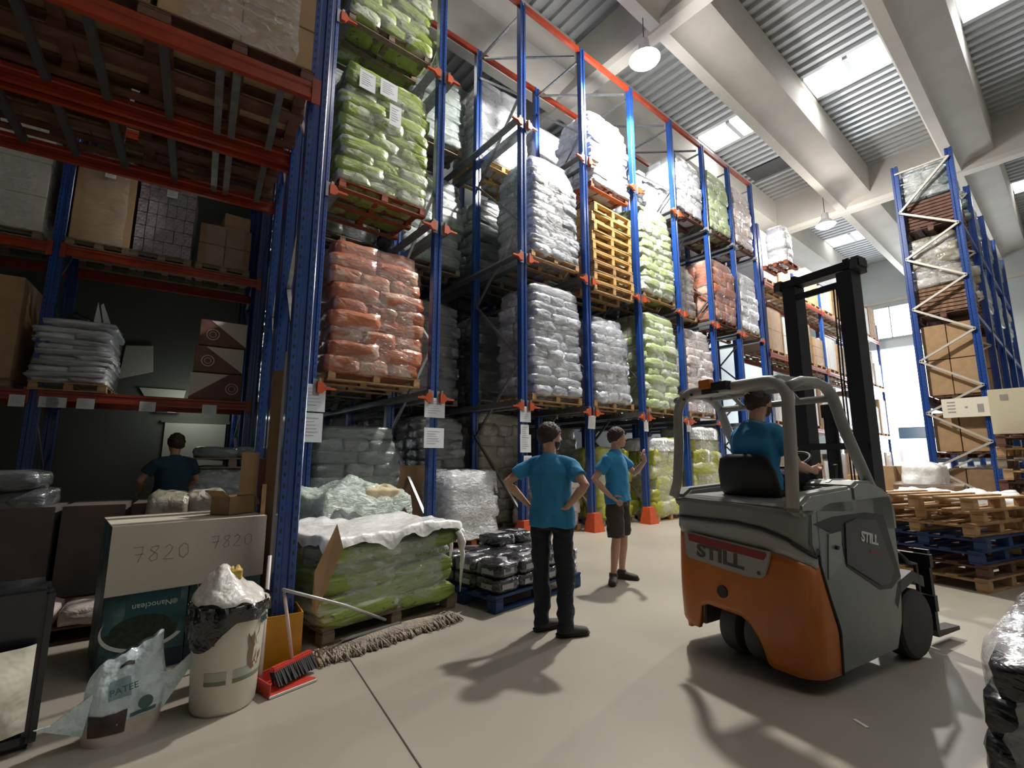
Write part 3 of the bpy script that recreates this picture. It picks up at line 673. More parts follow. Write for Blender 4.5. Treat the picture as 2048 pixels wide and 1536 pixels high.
# odd white card and bits on top of the silver packs
t = thing('loose_packaging', 'white card offcuts standing on the silver white packs', 'packaging', LP(-1.6, YF+.45, zl+1.15), LA)
MB().prism([(-.05, 0), (.07, 0), (-.02, .42)], -.004, .004, 'Y').build('card_offcut', PAPER, t)
MB().prism([(.09, 0), (.18, .05), (.04, .42), (.01, .38)], .04, .048, 'Y').build('card_offcut', PAPER, t)
MB().tube([(-.4, 0, .02), (-.28, .02, .14), (-.12, 0, .06), (.0, 0, .02)], [.05, .07, .06, .03], 8).build('dark_wrap', mat('black_wrap_film', (.02, .02, .025), .3, coat=.5), t, smooth=True)
CREAM = mat('cream_carton_print', (.62, .58, .5), .75); BROWNP = mat('brown_maroon_carton', (.20, .09, .075), .7, var=(6, .2))
for i in range(3):
    t = thing('printed_carton', 'brown and cream carton with a triangle and ring print, %s of three' % ('bottom', 'middle', 'top')[i], 'box', LP(.13+(.02, .03, .06)[i], YF+.35, zl+.475*i+.01), LA, 'brown and cream cartons on the far shelf')
    w_, h = (.78, .74, .72)[i]/2, .46
    MB().bx(-w_, w_, -.3, .3, 0, h).build('carton', BROWNP, t, bevel=.006)
    tri = [(-w_+.0, h-.01), (w_-.22, h-.01), (-w_, .03)] if i == 0 else [(-w_+.16, h-.01), (w_, h-.01), (w_, .02)]
    MB().prism(tri, -.304, -.3005, 'Y').build('printed_triangle', CREAM, t)
    cx = (w_-.15 if i == 0 else -w_+.2)
    ring = MB(); n = 28
    for j in range(n):
        a, c = 2*math.pi*j/n, 2*math.pi*(j+1)/n
        ring.add([(cx+r_*math.cos(q), -.3035, .2+r_*math.sin(q)) for q in (a, c) for r_ in (.085, .1)], [(0, 1, 3, 2)])
        ring.add([(cx+r_*math.cos(q), -.3035, .2+r_*math.sin(q)) for q in (a, c) for r_ in (.045, .055)], [(0, 1, 3, 2)])
    ring.build('printed_ring', CREAM, t, fix=False)
# back wall details: pale door leaf and panels colour in light patches, exit sign
PALE = mat('pale_light_patch_and_strip', (.42, .42, .38), .7)
o = MB().bx(-.55, .55, -.03, 0, 0, 2.25).build('light_patch_door', PALE); o.location = LP(-.1, 12.36, 0); o.rotation_euler = (0, 0, LA); struct(o)
o = MB().bx(-.62, .62, -.04, -.0, 2.25, 2.31).build('trim_6', DARKW); o.location = LP(-.1, 12.36, 0); o.rotation_euler = (0, 0, LA); struct(o)
for (poly, nm) in (([(-1.45, 3.8), (-1.0, 3.85), (-.95, 3.3), (-1.5, 3.1)], 'lit_wall_patch'), ([(-1.15, 2.95), (-.35, 2.95), (-.4, 2.6), (-.95, 2.6)], 'lit_wall_patch')):
    o = MB().prism(poly, -.02, 0, 'Y').build('light_patch', PALE); o.location = LP(0, 12.36, 0); o.rotation_euler = (0, 0, LA); struct(o)  # patches of light on the wall, set in as pale pieces
t = thing('exit_sign', 'small dark exit sign with a white running figure above the pale door', 'sign', LP(-.62, 12.3, 2.44), LA)
MB().bx(-.2, .2, -.02, .02, 0, .16).build('sign_plate', INK, t)
MB().bx(-.01, .13, -.024, -.021, .02, .14).build('white_field', PAPER, t)
f_ = MB(); f_.bx(.05, .07, -.028, -.025, .105, .125); f_.bar((.055, -.026, .1), (.05, -.026, .065), .016, .003, (0, 1, 0)); f_.bar((.05, -.026, .065), (.02, -.026, .04), .012, .003, (0, 1, 0)); f_.bar((.05, -.026, .065), (.085, -.026, .045), .012, .003, (0, 1, 0)); f_.bar((.055, -.026, .09), (.1, -.026, .085), .01, .003, (0, 1, 0))
f_.build('running_figure', INK, t)
MB().bx(-.16, -.06, -.024, -.021, .05, .065).build('arrow', PAPER, t)

light('wall_fill_light', 'POINT', LP(-.2, 11.7, 2.6), 12, (.92, 1, .86), .25)  # added fill to brighten the dark back wall, not the sign's own lamp
# goods on the floor of the tunnel bay
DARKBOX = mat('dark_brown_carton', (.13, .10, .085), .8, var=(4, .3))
pallet('pallet under the row of dark cartons behind the twin white boxes', LP(-1.1, 6.9, 0), LA, 2.3, .9, .14, WOODBR)
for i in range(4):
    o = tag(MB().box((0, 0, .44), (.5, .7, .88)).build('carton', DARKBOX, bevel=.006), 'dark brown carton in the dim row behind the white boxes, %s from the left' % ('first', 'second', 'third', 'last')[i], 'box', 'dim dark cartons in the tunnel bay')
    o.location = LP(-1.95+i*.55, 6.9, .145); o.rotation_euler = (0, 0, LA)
t = stack('dark', 'dark bulky sacks on top of the dim cartons', LP(-1.7, 6.85, 1.03), LA, .8, .6, .3, 2, 95, wrap=None, cols=2, rows=1)
pallet('pallet with purple packs low on the floor left of the white boxes', LP(-1.0, 5.75, 0), LA, 1.1, .5, .13, WOODBR)
stack('pink', 'few flat purple packs on a low pallet left of the white boxes', LP(-1.0, 5.75, .132), LA, 1.0, .45, .12, 1, 96, wrap=None, cols=3, rows=1)
pallet('pallet under the dark film wrapped load beyond the white boxes', LP(.42, 8.6, 0), LA, 1.2, 1.0, .14, WOODG)
stack('sage', 'dark film wrapped load with a loose pallet on top, beyond the white boxes', LP(.42, 8.6, .145), LA, 1.15, 1.0, 1.18, 5, 97, wrap=WRAPH, cols=2)
pallet('grey loose pallet lying on the dark wrapped load', LP(.42, 8.6, 1.36), LA, 1.2, 1.0, .15, WOODG)
stack('sage', 'few green sacks lying on the loose grey pallet', LP(.45, 8.6, 1.512), LA, 1.05, .9, .13, 1, 98, wrap=None, cols=2, rows=2)
t = stack('olive', 'brown sacking heap behind the twin white boxes', LP(-.05, 6.3, 0), LA, .85, .8, 1.1, 5, 99, wrap=None, cols=2, rows=1, taper=.4)
o = MB(); hull(.55, .5, .9, 33, mat('black_bin_bag', (.03, .035, .035), .35, coat=.4), amp=.1, taper=.5, layers=2, name='bin_bag'); o = bpy.data.objects['bin_bag']; o.location = LP(-2.2, 5.6, 0); tag(o, 'dark full bin bag standing at the left photo edge', 'bag')

# twin white boxes with flaps
BOXR = R(4)
TEAL = bpy.data.materials.new('teal_box_print'); TEAL.use_nodes = True
N_, L_ = nt(TEAL); b_ = N_['Principled BSDF']; b_.inputs['Roughness'].default_value = .55
tc_ = N_.new('ShaderNodeTexCoord'); n_ = N_.new('ShaderNodeTexNoise'); n_.inputs['Scale'].default_value = 5; n_.inputs['Detail'].default_value = 5
r_ = N_.new('ShaderNodeValToRGB'); e_ = r_.color_ramp.elements; e_[0].position = .36; e_[0].color = (.012, .05, .05, 1); e_[1].position = .62; e_[1].color = (.10, .19, .19, 1); x_ = e_.new(.5); x_.color = (.03, .10, .11, 1)
L_.new(tc_.outputs['Object'], n_.inputs['Vector']); L_.new(n_.outputs['Fac'], r_.inputs['Fac']); L_.new(r_.outputs['Color'], b_.inputs['Base Color'])
RED_ = mat('dull_red_print', (.36, .02, .02), .5)
CREAMB = mat('off_white_box_board', (.62, .55, .46), .75, var=(3, .08)); PANEL = mat('dark_teal_label_panel', (.02, .09, .11), .5); LEAF = mat('dark_moss_print', (.03, .055, .03), .6, var=(30, .6))
OFFW = mat('off_white_print', (.62, .66, .62), .6)
def flapbox(label, loc, w_, second):
    t = thing('flapped_box', label, 'box', loc, BOXR, 'twin white flapped boxes'); h = 1.01; hw = w_/2
    MB().bx(-hw, hw, 0, .75, 0, h).build('carton', TEAL, t, bevel=.006)
    MB().bx(-hw+.005, hw-.005, -.003, .0, .0, .12).build('lower_print', mat('dark_navy_print', (.012, .02, .04), .6), t)
    if not second: MB().bx(-.13, .07, -.0045, -.003, .02, .10).build('red_print', RED_, t)
    b = MB(); b.prism([(-.036, h+.012), (.76, h+.012), (.76, h+.004), (-.028, h+.004), (-.028, h-.46), (-.036, h-.46)], -hw-.004, hw+.004, 'X'); b.build('hanging_flap', CREAMB, t, label='x') if False else b.build('hanging_flap', CREAMB, t)
    # printed front
    if not second:
        MB().bx(-.12, .2, -.004, -.001, .36, .56).build('label_panel', PANEL, t)
        text_on('Nanoclean', .055, OFFW, t, (.03, -.006, .45), (-1, 0, 0), (0, 0, -1), 'printed_name')
        MB().lathe([(.001, 0), (.02, 0), (.02, .002), (.001, .002)], (.165, -.004, .45), 16, 'Y').build('printed_emblem', OFFW, t)
        MB().lathe([(.001, 0), (.2, 0), (.2, .002), (.001, .002)], (0, -.004, 0), 4, 'Y') 
        b = MB(); n = 24
        b.add([(-.02+.22*math.cos(math.pi+math.pi*i/n)*1.0, -.0045, .29+.15*math.sin(math.pi+math.pi*i/n)) for i in range(n+1)]+[(-.02+.18*math.cos(math.pi*i/n), -.0045, .29+.1*math.sin(math.pi*i/n)) for i in range(n+1)], [tuple(range(2*n+2))]); b.build('printed_moss', LEAF, t)
    b = MB(); n = 20; R0, R1 = (.255, .22) if not second else (.2, .185); cz = .30 if not second else .54; cx = .0
    for i in range(n):
        a0, a1 = [math.pi*(.86+.98*k/n) for k in (i, i+1)]
        th0, th1 = [.045*math.sin(math.pi*min(1, .25+.75*k/n))*(.9 if not second else .35) for k in (n-i, n-i-1)]
        b.add([(cx+(R0-.0)*math.cos(a0), -.006, cz+.62*R0*math.sin(a0)), (cx+R0*math.cos(a1), -.006, cz+.62*R0*math.sin(a1)), (cx+(R0-th1)*math.cos(a1), -.006, cz+.62*(R0-th1)*math.sin(a1)), (cx+(R0-th0)*math.cos(a0), -.006, cz+.62*(R0-th0)*math.sin(a0))], [(0, 1, 2, 3)])
    b.build('printed_arc', OFFW, t, fix=False)
    G_ = {'7': [[(0, 1), (.55, 1.02), (.5, .6), (.3, 0)], [(.12, .52), (.6, .55)]], '8': [[(.5, 1), (.15, .95), (.1, .75), (.5, .45), (.5, .1), (.2, 0), (.05, .2), (.3, .5), (.55, .85), (.5, 1)]],
          '2': [[(.05, .8), (.3, 1), (.5, .8), (.4, .5), (0, .05), (.6, .02)]], '0': [[(.3, 1), (.03, .7), (.1, .15), (.35, 0), (.6, .3), (.55, .85), (.3, 1)]]}
    b = MB(); sc_ = .105 if not second else .09; x_ = -.12 if not second else -.14
    for c_ in '7820':
        for st in G_[c_]:
            P_ = [(x_+u*sc_*1.0, -.001-.037*(1-(h_-(h-.46))/.47)-.004*0, h_) for u, v in st for h_ in [h-.25+v*sc_+(.04 if second else 0)]]
            b.tube([(p[0], -.037+.0*p[2], p[2]) for p in P_], .0022, 5)
        x_ += sc_*.86
    o = b.build('handwritten_number', mat('pencil_grey', (.26, .22, .18), .9), t)
    return t
bx0 = Vector((math.cos(BOXR), math.sin(BOXR), 0)); O0 = Vector((.03, 4.47, .004))
flapbox('white flapped box numbered 7820 with a teal front and pale arc, left of two', O0+bx0*.25, .495, False)
flapbox('white flapped box numbered 7820 under the small brown carton, right of two', O0+bx0*.752, .495, True)
t = thing('open_small_carton', 'small open brown carton on top of the right white box', 'box', tuple(O0+bx0*.80+Vector((0, .3, 1.025))), BOXR+.5)
MB().bx(-.13, .13, -.1, .1, 0, .006).bx(-.13, -.124, -.1, .1, 0, .15).bx(.124, .13, -.1, .1, 0, .15).bx(-.13, .13, -.1, -.094, 0, .15).bx(-.13, .13, .094, .1, 0, .15).build('carton', CARD, t)
MB().prism([(.13, .15), (.2, .06), (.206, .064), (.134, .156)], -.1, .1, 'Y').build('flap', CARD, t); MB().prism([(-.13, .15), (-.2, .2), (-.196, .206), (-.128, .156)], -.1, .1, 'Y').build('flap', CARD, t)
# yellow post guard at the foot of the near frame
t = thing('yellow_post_guard', 'yellow steel guard at the foot of the near blue post, behind the broom', 'guard', LP(.62, 3.93, 0), LA)
YEL = mat('yellow_guard_paint', (.62, .28, .015), .45, var=(6, .25))
MB().prism([(-.12, .0), (.12, 0), (.12, .3), (.112, .3), (.112, .008), (-.112, .008), (-.112, .3), (-.12, .3)], 0, .39, 'Z').build('guard_plate', YEL, t)
MB().bx(-.12, .12, 0, .3, 0, .008).build('base_plate', YEL, t)
# things leaning between the frame posts
for i, (x, y, z0, h, w_, rx, m_, lb) in enumerate(((.42, 5.25, 0, 1.56, .15, -.0, CARD, 'tall narrow brown cardboard strip leaning by the near blue frame'), (.50, 4.7, 0, 1.28, .035, .0, WOOD, 'slim wooden lath leaning beside the cardboard strip'),
        (.56, 4.75, .3, 2.0, .16, 0, CARDD, 'brown board standing between the posts of the near frame'), (.58, 4.9, .2, 1.3, .2, .05, WOODBR, 'dark wooden board standing deep between the near frame posts'), (.57, 4.42, .2, 2.2, .05, .02, PALE, 'narrow pale strip tucked between the near frame posts'))):
    o = tag(MB().bx(-w_/2, w_/2, -.006, .006, 0, h).build('leaning_board', m_), lb, 'board'); o.location = LP(x, y, z0); o.rotation_euler = (rx, 0, LA-1.0 if i in (2, 3) else LA); 
# leaning cardboard flap by the pallet
t = MB(); A_ = [(1.285, 4.0, .40), (1.29, 4.0, .62), (1.455, 4.02, .97), (1.50, 3.98, .78), (1.31, 3.98, .30)]
b = MB(); n = len(A_); b.add([tuple(p) for p in A_]+[(p[0]+.004, p[1]+.008, p[2]) for p in A_], [tuple(range(n)), tuple(reversed(range(n, 2*n)))]+[(i, (i+1) % n, n+(i+1) % n, n+i) for i in range(n)])
tag(b.build('cardboard_flap', CARD), 'brown cardboard flap sticking up between blue post and green pallet', 'cardboard')

# ---- the white topped green pallet
GR = R(8.4); gd = Vector((math.cos(GR), math.sin(GR), 0)); gn = Vector((-gd.y, gd.x, 0)); G0 = Vector((1.42, 4.14, 0))
gc = G0+gd*.7+gn*.5
pallet('worn grey pallet under the white topped green sacks', gc, GR, 1.42, 1.05, .14, WOODG)
g = stack('green', 'low green sacks under a crumpled white sheet, in front of the racking', gc+Vector((0, 0, .142)), GR, 1.36, 1.0, .60, 5, 61, wrap=WRAPH, cols=2, rows=2, taper=.0)
def sheetcap(parent, w_, d, z, m, seed, name='top_sheet', amp=.05, drop=.12, nu=44, nv=34, hump=.0):
    off = Vector((seed*2.3, 1.1*seed, 0))
    def fn(u, v):
        x, y = (u-.5)*2, (v-.5)*2; e = max(abs(x), abs(y)); k = max(0, (e-.84)/.16)
        px, py = x*w_/2*(1 if e < .84 else 1-.12*k*k*0), y*d/2
        s_ = .84/e if e > .84 else 1
        px, py = x*s_*w_/2/.84, y*s_*d/2/.84
        q = Vector((px*2.2, py*2.2, 0))+off
        z_ = z+amp*(1.2*noise.noise(q*1.1)+.75*abs(noise.noise(q*2.4))+.3*abs(noise.noise(q*5)))+hump*max(0, 1-e*e)
        dr = drop*(.6+1.1*abs(noise.noise(Vector((x*3, y*3, 0))+off)))
        out = .03*k+.02*noise.noise(q*4)*k
        return (px*(1+out), py*(1+out), z_-k*dr)
    b = MB(); b.grid(fn, nu, nv); return b.build(name, m, parent, smooth=True, fix=False)
WSHEET = mat('crumpled_white_sheet', (.88, .88, .87), .3, 0, .5, bump=(4.5, .8, .06))
sheetcap(g, 1.5, 1.12, .71, WSHEET, 5, amp=.05, drop=.11)
b = MB()
for (x, y, l, r_) in ((.74, -.5, .62, .03), (.76, -.3, .45, .02), (.70, -.55, .3, .035)):
    b.tube([(x, y, .62), (x+.05, y-.03, .62-l*.4), (x+.03, y-.02, .62-l)], [r_, r_*.9, .006], 7)
b.build('hanging_film_strand', WSHEET, g, smooth=True)
text_on('NATURAL CARE', .06, mat('olive_print', (.13, .17, .04), .6), g, (.38, -.56, .45), (1, 0, .03), (0, 0, 1), 'printed_words')
g = stack('sage', 'loose heap of green grey film and sacks behind the white topped pallet', (2.26, 5.86, .14), GR, 1.08, .9, .80, 5, 62, wrap=WRAPH, cols=2, taper=.3)
sheetcap(g, 1.12, .98, .86, film('milky_green_film', (.72, .84, .74), .75, .25, 9), 8, amp=.12, drop=.2, hump=.2)
o = hull(.42, .35, .16, 71, mat('cream_paper_sack', (.62, .52, .33), .7), amp=.1, taper=.6, layers=2, name='paper_sack'); o.location = (2.52, 5.6, 1.0); tag(o, 'crumpled cream paper sack on the green film heap', 'sack')
pallet('pallet under the heap of green grey film', (2.26, 5.86, 0), GR, 1.15, 1.0, .138, WOODG)
o = MB().bx(-.28, .28, -.01, .01, 0, 1.38).build('cardboard_sheet', CARDD); o.location = (4.0, 7.62, .0); o.rotation_euler = (0, 0, .05); tag(o, 'dark brown cardboard panel standing against the second blue post', 'cardboard')
# white wrapped pallet by the second post
pallet('reddish pallet under the white film wrapped load by the second post', (4.85, 7.45, 0), .04, 1.12, 1.05, .148, WOODR)
g = stack('pearl', 'grey load in loose white film beside the second blue post', (4.85, 7.42, .15), .04, 1.0, .95, 1.05, 6, 63, wrap=WRAPH, cols=2, taper=.25, lean=(-.05, 0))
sheetcap(g, 1.0, 1.0, 1.1, WRAPH, 9, amp=.08, drop=.35)
hull(1.16, 1.06, 1.1, 12, film('white_loose_film', (.85, .86, .9), .7, .25, 8), amp=.05, taper=.2, layers=3, parent=g, name='loose_film', lean=(-.05, 0), flare=.05)
# red floor beam with orange end to its right
o = MB().bx(-.5, .5, -.05, .05, 0, .12).build('floor_rail', mat('red_brown_rail', (.3, .06, .025), .5)); o.location = (5.7, 7.3, 0); o.rotation_euler = (0, 0, .5); tag(o, 'red brown floor rail lying beside the third orange foot', 'rail')

# ---- blue pallet with black sacks
BR_ = R(7.5); bd_ = Vector((math.cos(BR_), math.sin(BR_), 0)); bn = Vector((-bd_.y, bd_.x, 0)); B0 = Vector((2.99, 3.88, 0)); bc = B0+bd_*.72+bn*.52
pallet('dark blue pallet behind the man in black trousers', bc, BR_, 1.44, 1.04, .16, WOODB)
PB = bag_mat('black_glossy_pet_food_sack', (.012, .012, .016), (.03, .03, .04), (.22, .22, .25), rough=.25, coat=.8, inkamt=.7)
BM['black'] = PB
rnd = random.Random(4); ms = bags_of('black'); LBL = mat('silver_sack_label', (.35, .35, .39), .35, .3)
for k in range(2):
    for i in range(4):
        for j in range(3):
            p = bc+bd_*(-.51+.34*i)+bn*(-.34+.34*j)
            t = thing('black_sack', 'black sack on the blue pallet, %s layer, %s from left, %s row' % (('bottom', 'top')[k], ('first', 'second', 'third', 'fourth')[i], ('front', 'middle', 'back')[j]), 'sack', (p.x, p.y, .163+.145*k), BR_+rnd.uniform(-.06, .06), 'black sacks on the blue pallet, %s layer' % ('bottom', 'top')[k])
            o = put('sack_body', ms[rnd.randrange(4)], t, (0, 0, .075), None, (.345, .345, .165)); o.rotation_euler = (0, 0, rnd.choice((0, math.pi/2)))
            MB().bx(-.1, .06, -.176, -.168, .04, .09).build('sack_label', LBL, t); MB().bx(-.176, -.168, -.1, .06, .04, .09).build('sack_label', LBL, t)
            if k: o = sheetcap(t, .15+.07*rnd.random(), .1+.06*rnd.random(), .156, LBL, i+j*3, 'top_print', amp=.016, drop=.02, nu=7, nv=6); o.rotation_euler = (rnd.uniform(-.06, .06), rnd.uniform(-.06, .06), rnd.uniform(0, 3)); o.location = (rnd.uniform(-.05, .05), rnd.uniform(-.05, .05), 0)
for i in range(2):
    t = thing('black_sack', 'single black sack stacked highest at the back of the blue pallet, %s one' % ('left', 'right')[i], 'sack', tuple(bc+bd_*(.17+.34*i)+bn*.34+Vector((0, 0, .453))), BR_)
    put('sack_body', ms[i], t, (0, 0, .06), None, (.34, .34, .15)); sheetcap(t, .2, .16, .14, LBL, 3+i, 'top_print', amp=.006, drop=0, nu=6, nv=5)

# ---- bucket with rubbish
t = thing('rubbish_bucket', 'white plastic bucket with cat picture, overflowing with film in a black liner', 'bucket', (.66, 3.62, 0))
WPL = mat('white_bucket_plastic', (.66, .62, .52), .4, 0, .2)
MB().lathe([(.001, .004), (.165, 0), (.178, .02), (.205, .56), (.222, .57), (.222, .605), (.205, .605), (.2, .58), (.001, .5)], n=48).build('bucket_body', WPL, t, smooth=40)
def curved(t, name, a0, a1, z0, z1, m, r0=.168, n=14, nz=2, fnz=None):
    def fn(u, v):
        a = R(a0+(a1-a0)*u); z = z0+(z1-z0)*v; r = .178+(.205-.178)*(z-.02)/.54+.0015
        return (r*math.cos(a), r*math.sin(a), z)
    b = MB(); b.grid(fn, n, nz); return b.build(name, m, t, smooth=True, fix=False)
GPR = mat('green_grey_band_print', (.16, .18, .12), .5); GPL = mat('pale_green_band_print', (.38, .40, .32), .5)
curved(t, 'printed_band', 225, 262, .175, .20, GPR); curved(t, 'printed_band', 272, 338, .175, .20, GPR)
curved(t, 'printed_scene', 225, 262, .20, .25, GPL); curved(t, 'printed_scene', 272, 338, .20, .25, GPL)
curved(t, 'printed_square', 226, 240, .40, .46, mat('brown_print', (.10, .07, .05), .6))
text_on('cat', .075, mat('dark_green_print', (.04, .09, .09), .6), t, (.208*math.cos(R(326)), .208*math.sin(R(326)), .5), (math.cos(R(56)), math.sin(R(56)), 0), (0, 0, 1), 'printed_word', bold=.002)
# picture of a cat printed on the bucket: flat shapes wrapped on the wall
def blob(name, m, ca, cz, pts):
    b = MB(); n = len(pts)
    vs = []
    for (u, v) in pts:
        a = R(ca)+u/.195; z = cz+v; r = .178+(.205-.178)*(z-.02)/.54+.003; vs.append((r*math.cos(a), r*math.sin(a), z))
    c = R(ca); r = .178+(.205-.178)*(cz-.02)/.54+.0035
    vs.append((r*math.cos(c), r*math.sin(c), cz)); b.add(vs, [(i, (i+1) % n, n) for i in range(n)]); return b.build(name, m, t, fix=False)
CATB = mat('brown_cat_print', (.16, .10, .065), .6); CATW = mat('pale_cat_print', (.55, .50, .42), .6)
blob('printed_cat', CATB, 306, .35, [(-.045, .09), (-.03, .065), (-.012, .07), (-.002, .095), (.005, .06), (.0, .03), (.025, -.02), (.04, -.075), (.05, -.11), (.0, -.13), (-.03, -.1), (-.04, -.04), (-.035, .0), (-.045, .04)])
blob('printed_cat', CATW, 309, .33, [(-.01, .03), (.015, .02), (.03, -.02), (.03, -.08), (.01, -.1), (-.01, -.06), (-.015, -.01)])
blob('printed_cat', CATB, 311, .27, [(-.02, .05), (.0, .06), (.03, .03), (.055, .045), (.05, .0), (.02, -.03), (-.02, -.04), (-.03, 0)])
blob('printed_hand', CATW, 318, .42, [(-.03, -.02), (-.01, .0), (.0, .04), (.02, .03), (.02, -.01), (.03, -.04), (.0, -.06), (-.02, -.05)])
BLK = mat('black_liner_film', (.012, .012, .016), .25, 0, .8, bump=(10, 1, .04))
def liner(u, v):
    a = 2*math.pi*u; e = noise.noise(Vector((math.cos(a)*2, math.sin(a)*2, 3))); k = v
    front = max(0, math.cos(a-R(215)))
    z = .61-.1*k*(.6+.8*max(0, e)+1.6*front**3) if k > .3 else .56+.2*k
    r = .17 if k < .15 else .232+.012*math.sin(a*9)*k+.01*e
    return (r*math.cos(a), r*math.sin(a), z)
b = MB(); b.grid(liner, 60, 10); b.build('black_liner', BLK, t, smooth=True, fix=False)
def trash(u, v):
    a = 2*math.pi*u; r = .205*math.sin(v*math.pi/2); q = Vector((math.cos(a)*r*9, math.sin(a)*r*9, 2))
    pk = math.exp(-((math.cos(a)*r+.05)**2+(math.sin(a)*r-.0)**2)*60)
    return (math.cos(a)*r-.02*math.cos(v), math.sin(a)*r, .6+.08*math.cos(v*math.pi/2)+.15*pk+.04*noise.noise(q)+.02*noise.noise(q*2.3))
b = MB(); b.grid(trash, 40, 14); b.build('crumpled_film', mat('white_crumpled_film', (.80, .78, .76), .25, 0, .7, bump=(7, .8, .05), var=(14, .0, (.74, .7, .64))), t, smooth=True, fix=False)
hull(.09, .07, .06, 5, mat('yellow_food_wrapper', (.62, .42, .08), .5, var=(40, .5)), amp=.2, taper=.5, layers=2, name='yellow_wrapper', parent=t, n=20).location = (.0, -.03, .745)
# ---- pet food bag, slumped
t = thing('pet_food_bag', 'pale blue plastic carrier bag with a dark handle slot, slumped on the floor', 'bag', (.17, 3.6, 0), R(8))
def petbag(s):
    def fn(u, v):
        # front face bulges, top folds; s = +1 front, -1 back
        x = (u-.5)*2; hw = .165+.035*math.sin(v*3)-.03*v; z = v*.43
        bul = (.085*(1-v)**.5+.02)*(1-abs(x)**4)*(1 if s > 0 else .9)
        n_ = noise.noise(Vector((x*2, v*4, s)))*.02+noise.noise(Vector((x*5, v*8, s)))*.008
        top = .06*x*v*v+(.03*noise.noise(Vector((x*3, 0, 7))))*v
        return (x*hw+.03*v*v+.02*math.sin(v*6)*v, -s*(bul+n_)+.05*v*v, z+top)
    return fn
PBM = mat('pale_blue_bag_plastic', (.62, .73, .77), .22, 0, .8, bump=(9, .9, .04), var=(4, .1)); 
b = MB(); b.grid(petbag(1), 26, 26); b.grid(petbag(-1), 26, 26); b.build('bag_body', PBM, t, smooth=True, fix=False)
def onbag(name, m, u0, u1, v0, v1, lift=.004, n=6):
    f = petbag(1); b = MB(); b.grid(lambda u, v: tuple(Vector(f(u0+(u1-u0)*u, v0+(v1-v0)*v))+Vector((0, -lift, 0))), n, n); return b.build(name, m, t, smooth=True, fix=False)
onbag('handle_slot', INK, .36, .56, .84, .88); onbag('beige_foot_print', mat('beige_bag_print', (.50, .42, .36), .6), .0, 1, .0, .24, .003, 16); onbag('dark_picture', mat('dark_brown_picture', (.07, .045, .045), .5, var=(12, .5)), .06, .48, .12, .36, .006)
onbag('blue_panel', mat('mid_blue_print', (.23, .34, .38), .5), .26, .52, .5, .72, .004); onbag('dark_strip', mat('dark_teal_print', (.06, .11, .11), .5), .52, .84, .26, .30, .005)
text_on('PATEE', .045, mat('dark_teal_print', (.06, .11, .11), .5), t, (-.03, -.13, .275), (1, 0, .12), (0, .1, 1), 'printed_word')
b = MB(); b.lathe([(.022, 0), (.034, 0), (.034, .003), (.022, .003)], (.075, -.118, .175), 20, 'Y'); b.build('printed_crescent', mat('dark_teal_print', (.06, .11, .11), .5), t)
b = MB(); b.prism([(.14, .02), (.34, .32), (.3, .34), (.2, .26), (.12, .3)], -.02, -.012, 'Y'); b.build('side_fold', PBM, t)
b = MB(); b.prism([(-.17, .06), (-.36, .16), (-.3, .16), (-.14, .26)], -.03, -.02, 'Y'); b.build('side_fold', PBM, t)
# ---- dustpan and brush with handles
RED = mat('red_dustpan_plastic', (.50, .045, .03), .4, 0, .2)
t = thing('long_handled_dustpan', 'red dustpan with a white stick handle, in front of the yellow guard', 'dustpan', (1.0, 3.63, 0), R(20))
b = MB(); b.prism([(-.15, -.1), (.17, -.14), (.19, -.1), (.13, .13), (-.12, .13)], .003, .01, 'Z'); b.build('pan_floor', RED, t)
b = MB(); b.prism([(-.15, -.1), (-.142, -.1), (-.113, .125), (.125, .125), (.13, .133), (-.12, .133)], .003, .085, 'Z'); b.build('pan_wall', RED, t)
b = MB(); b.bar((-.15, -.1, .01), (.17, -.14, .01), .012, .012); b.build('pan_lip', mat('pale_lip', (.6, .6, .6), .4), t, label=None) if False else b.build('pan_lip', mat('pale_lip', (.6, .6, .6), .4), t)
MB().tube([(-.1, .08, .05), (-.075, .12, .35), (-.02, .2, .82)], .013, 10).build('stick_handle', mat('white_stick', (.62, .58, .55), .4), t, smooth=True)
t = thing('hand_broom', 'black bristled broom head with red block and pinkish stick, lying on the red dustpan', 'broom', (1.05, 3.68, .02), R(28))
b = MB(); b.box((0.03, .0, .1), (.34, .045, .035), rot=Matrix.Rotation(.0, 3, 'X')); b.build('brush_block', RED, t, bevel=.008)
b = MB(); rb = random.Random(3)
for i in range(22):
    for j in range(4):
        x = -.13+.32*i/21; b.bar((x, -.02+.012*j, .09), (x+rb.uniform(-.008, .012), -.075+.012*j+rb.uniform(-.01, .01), .012), .011, .011, (0, 0, 1))
b.build('bristles', mat('black_bristles', (.015, .015, .017), .7), t)
MB().tube([(.03, .0, .11), (-.02, .06, .55)], .012, 10).build('stick_handle', mat('pinkish_stick', (.55, .42, .38), .4), t, smooth=True)
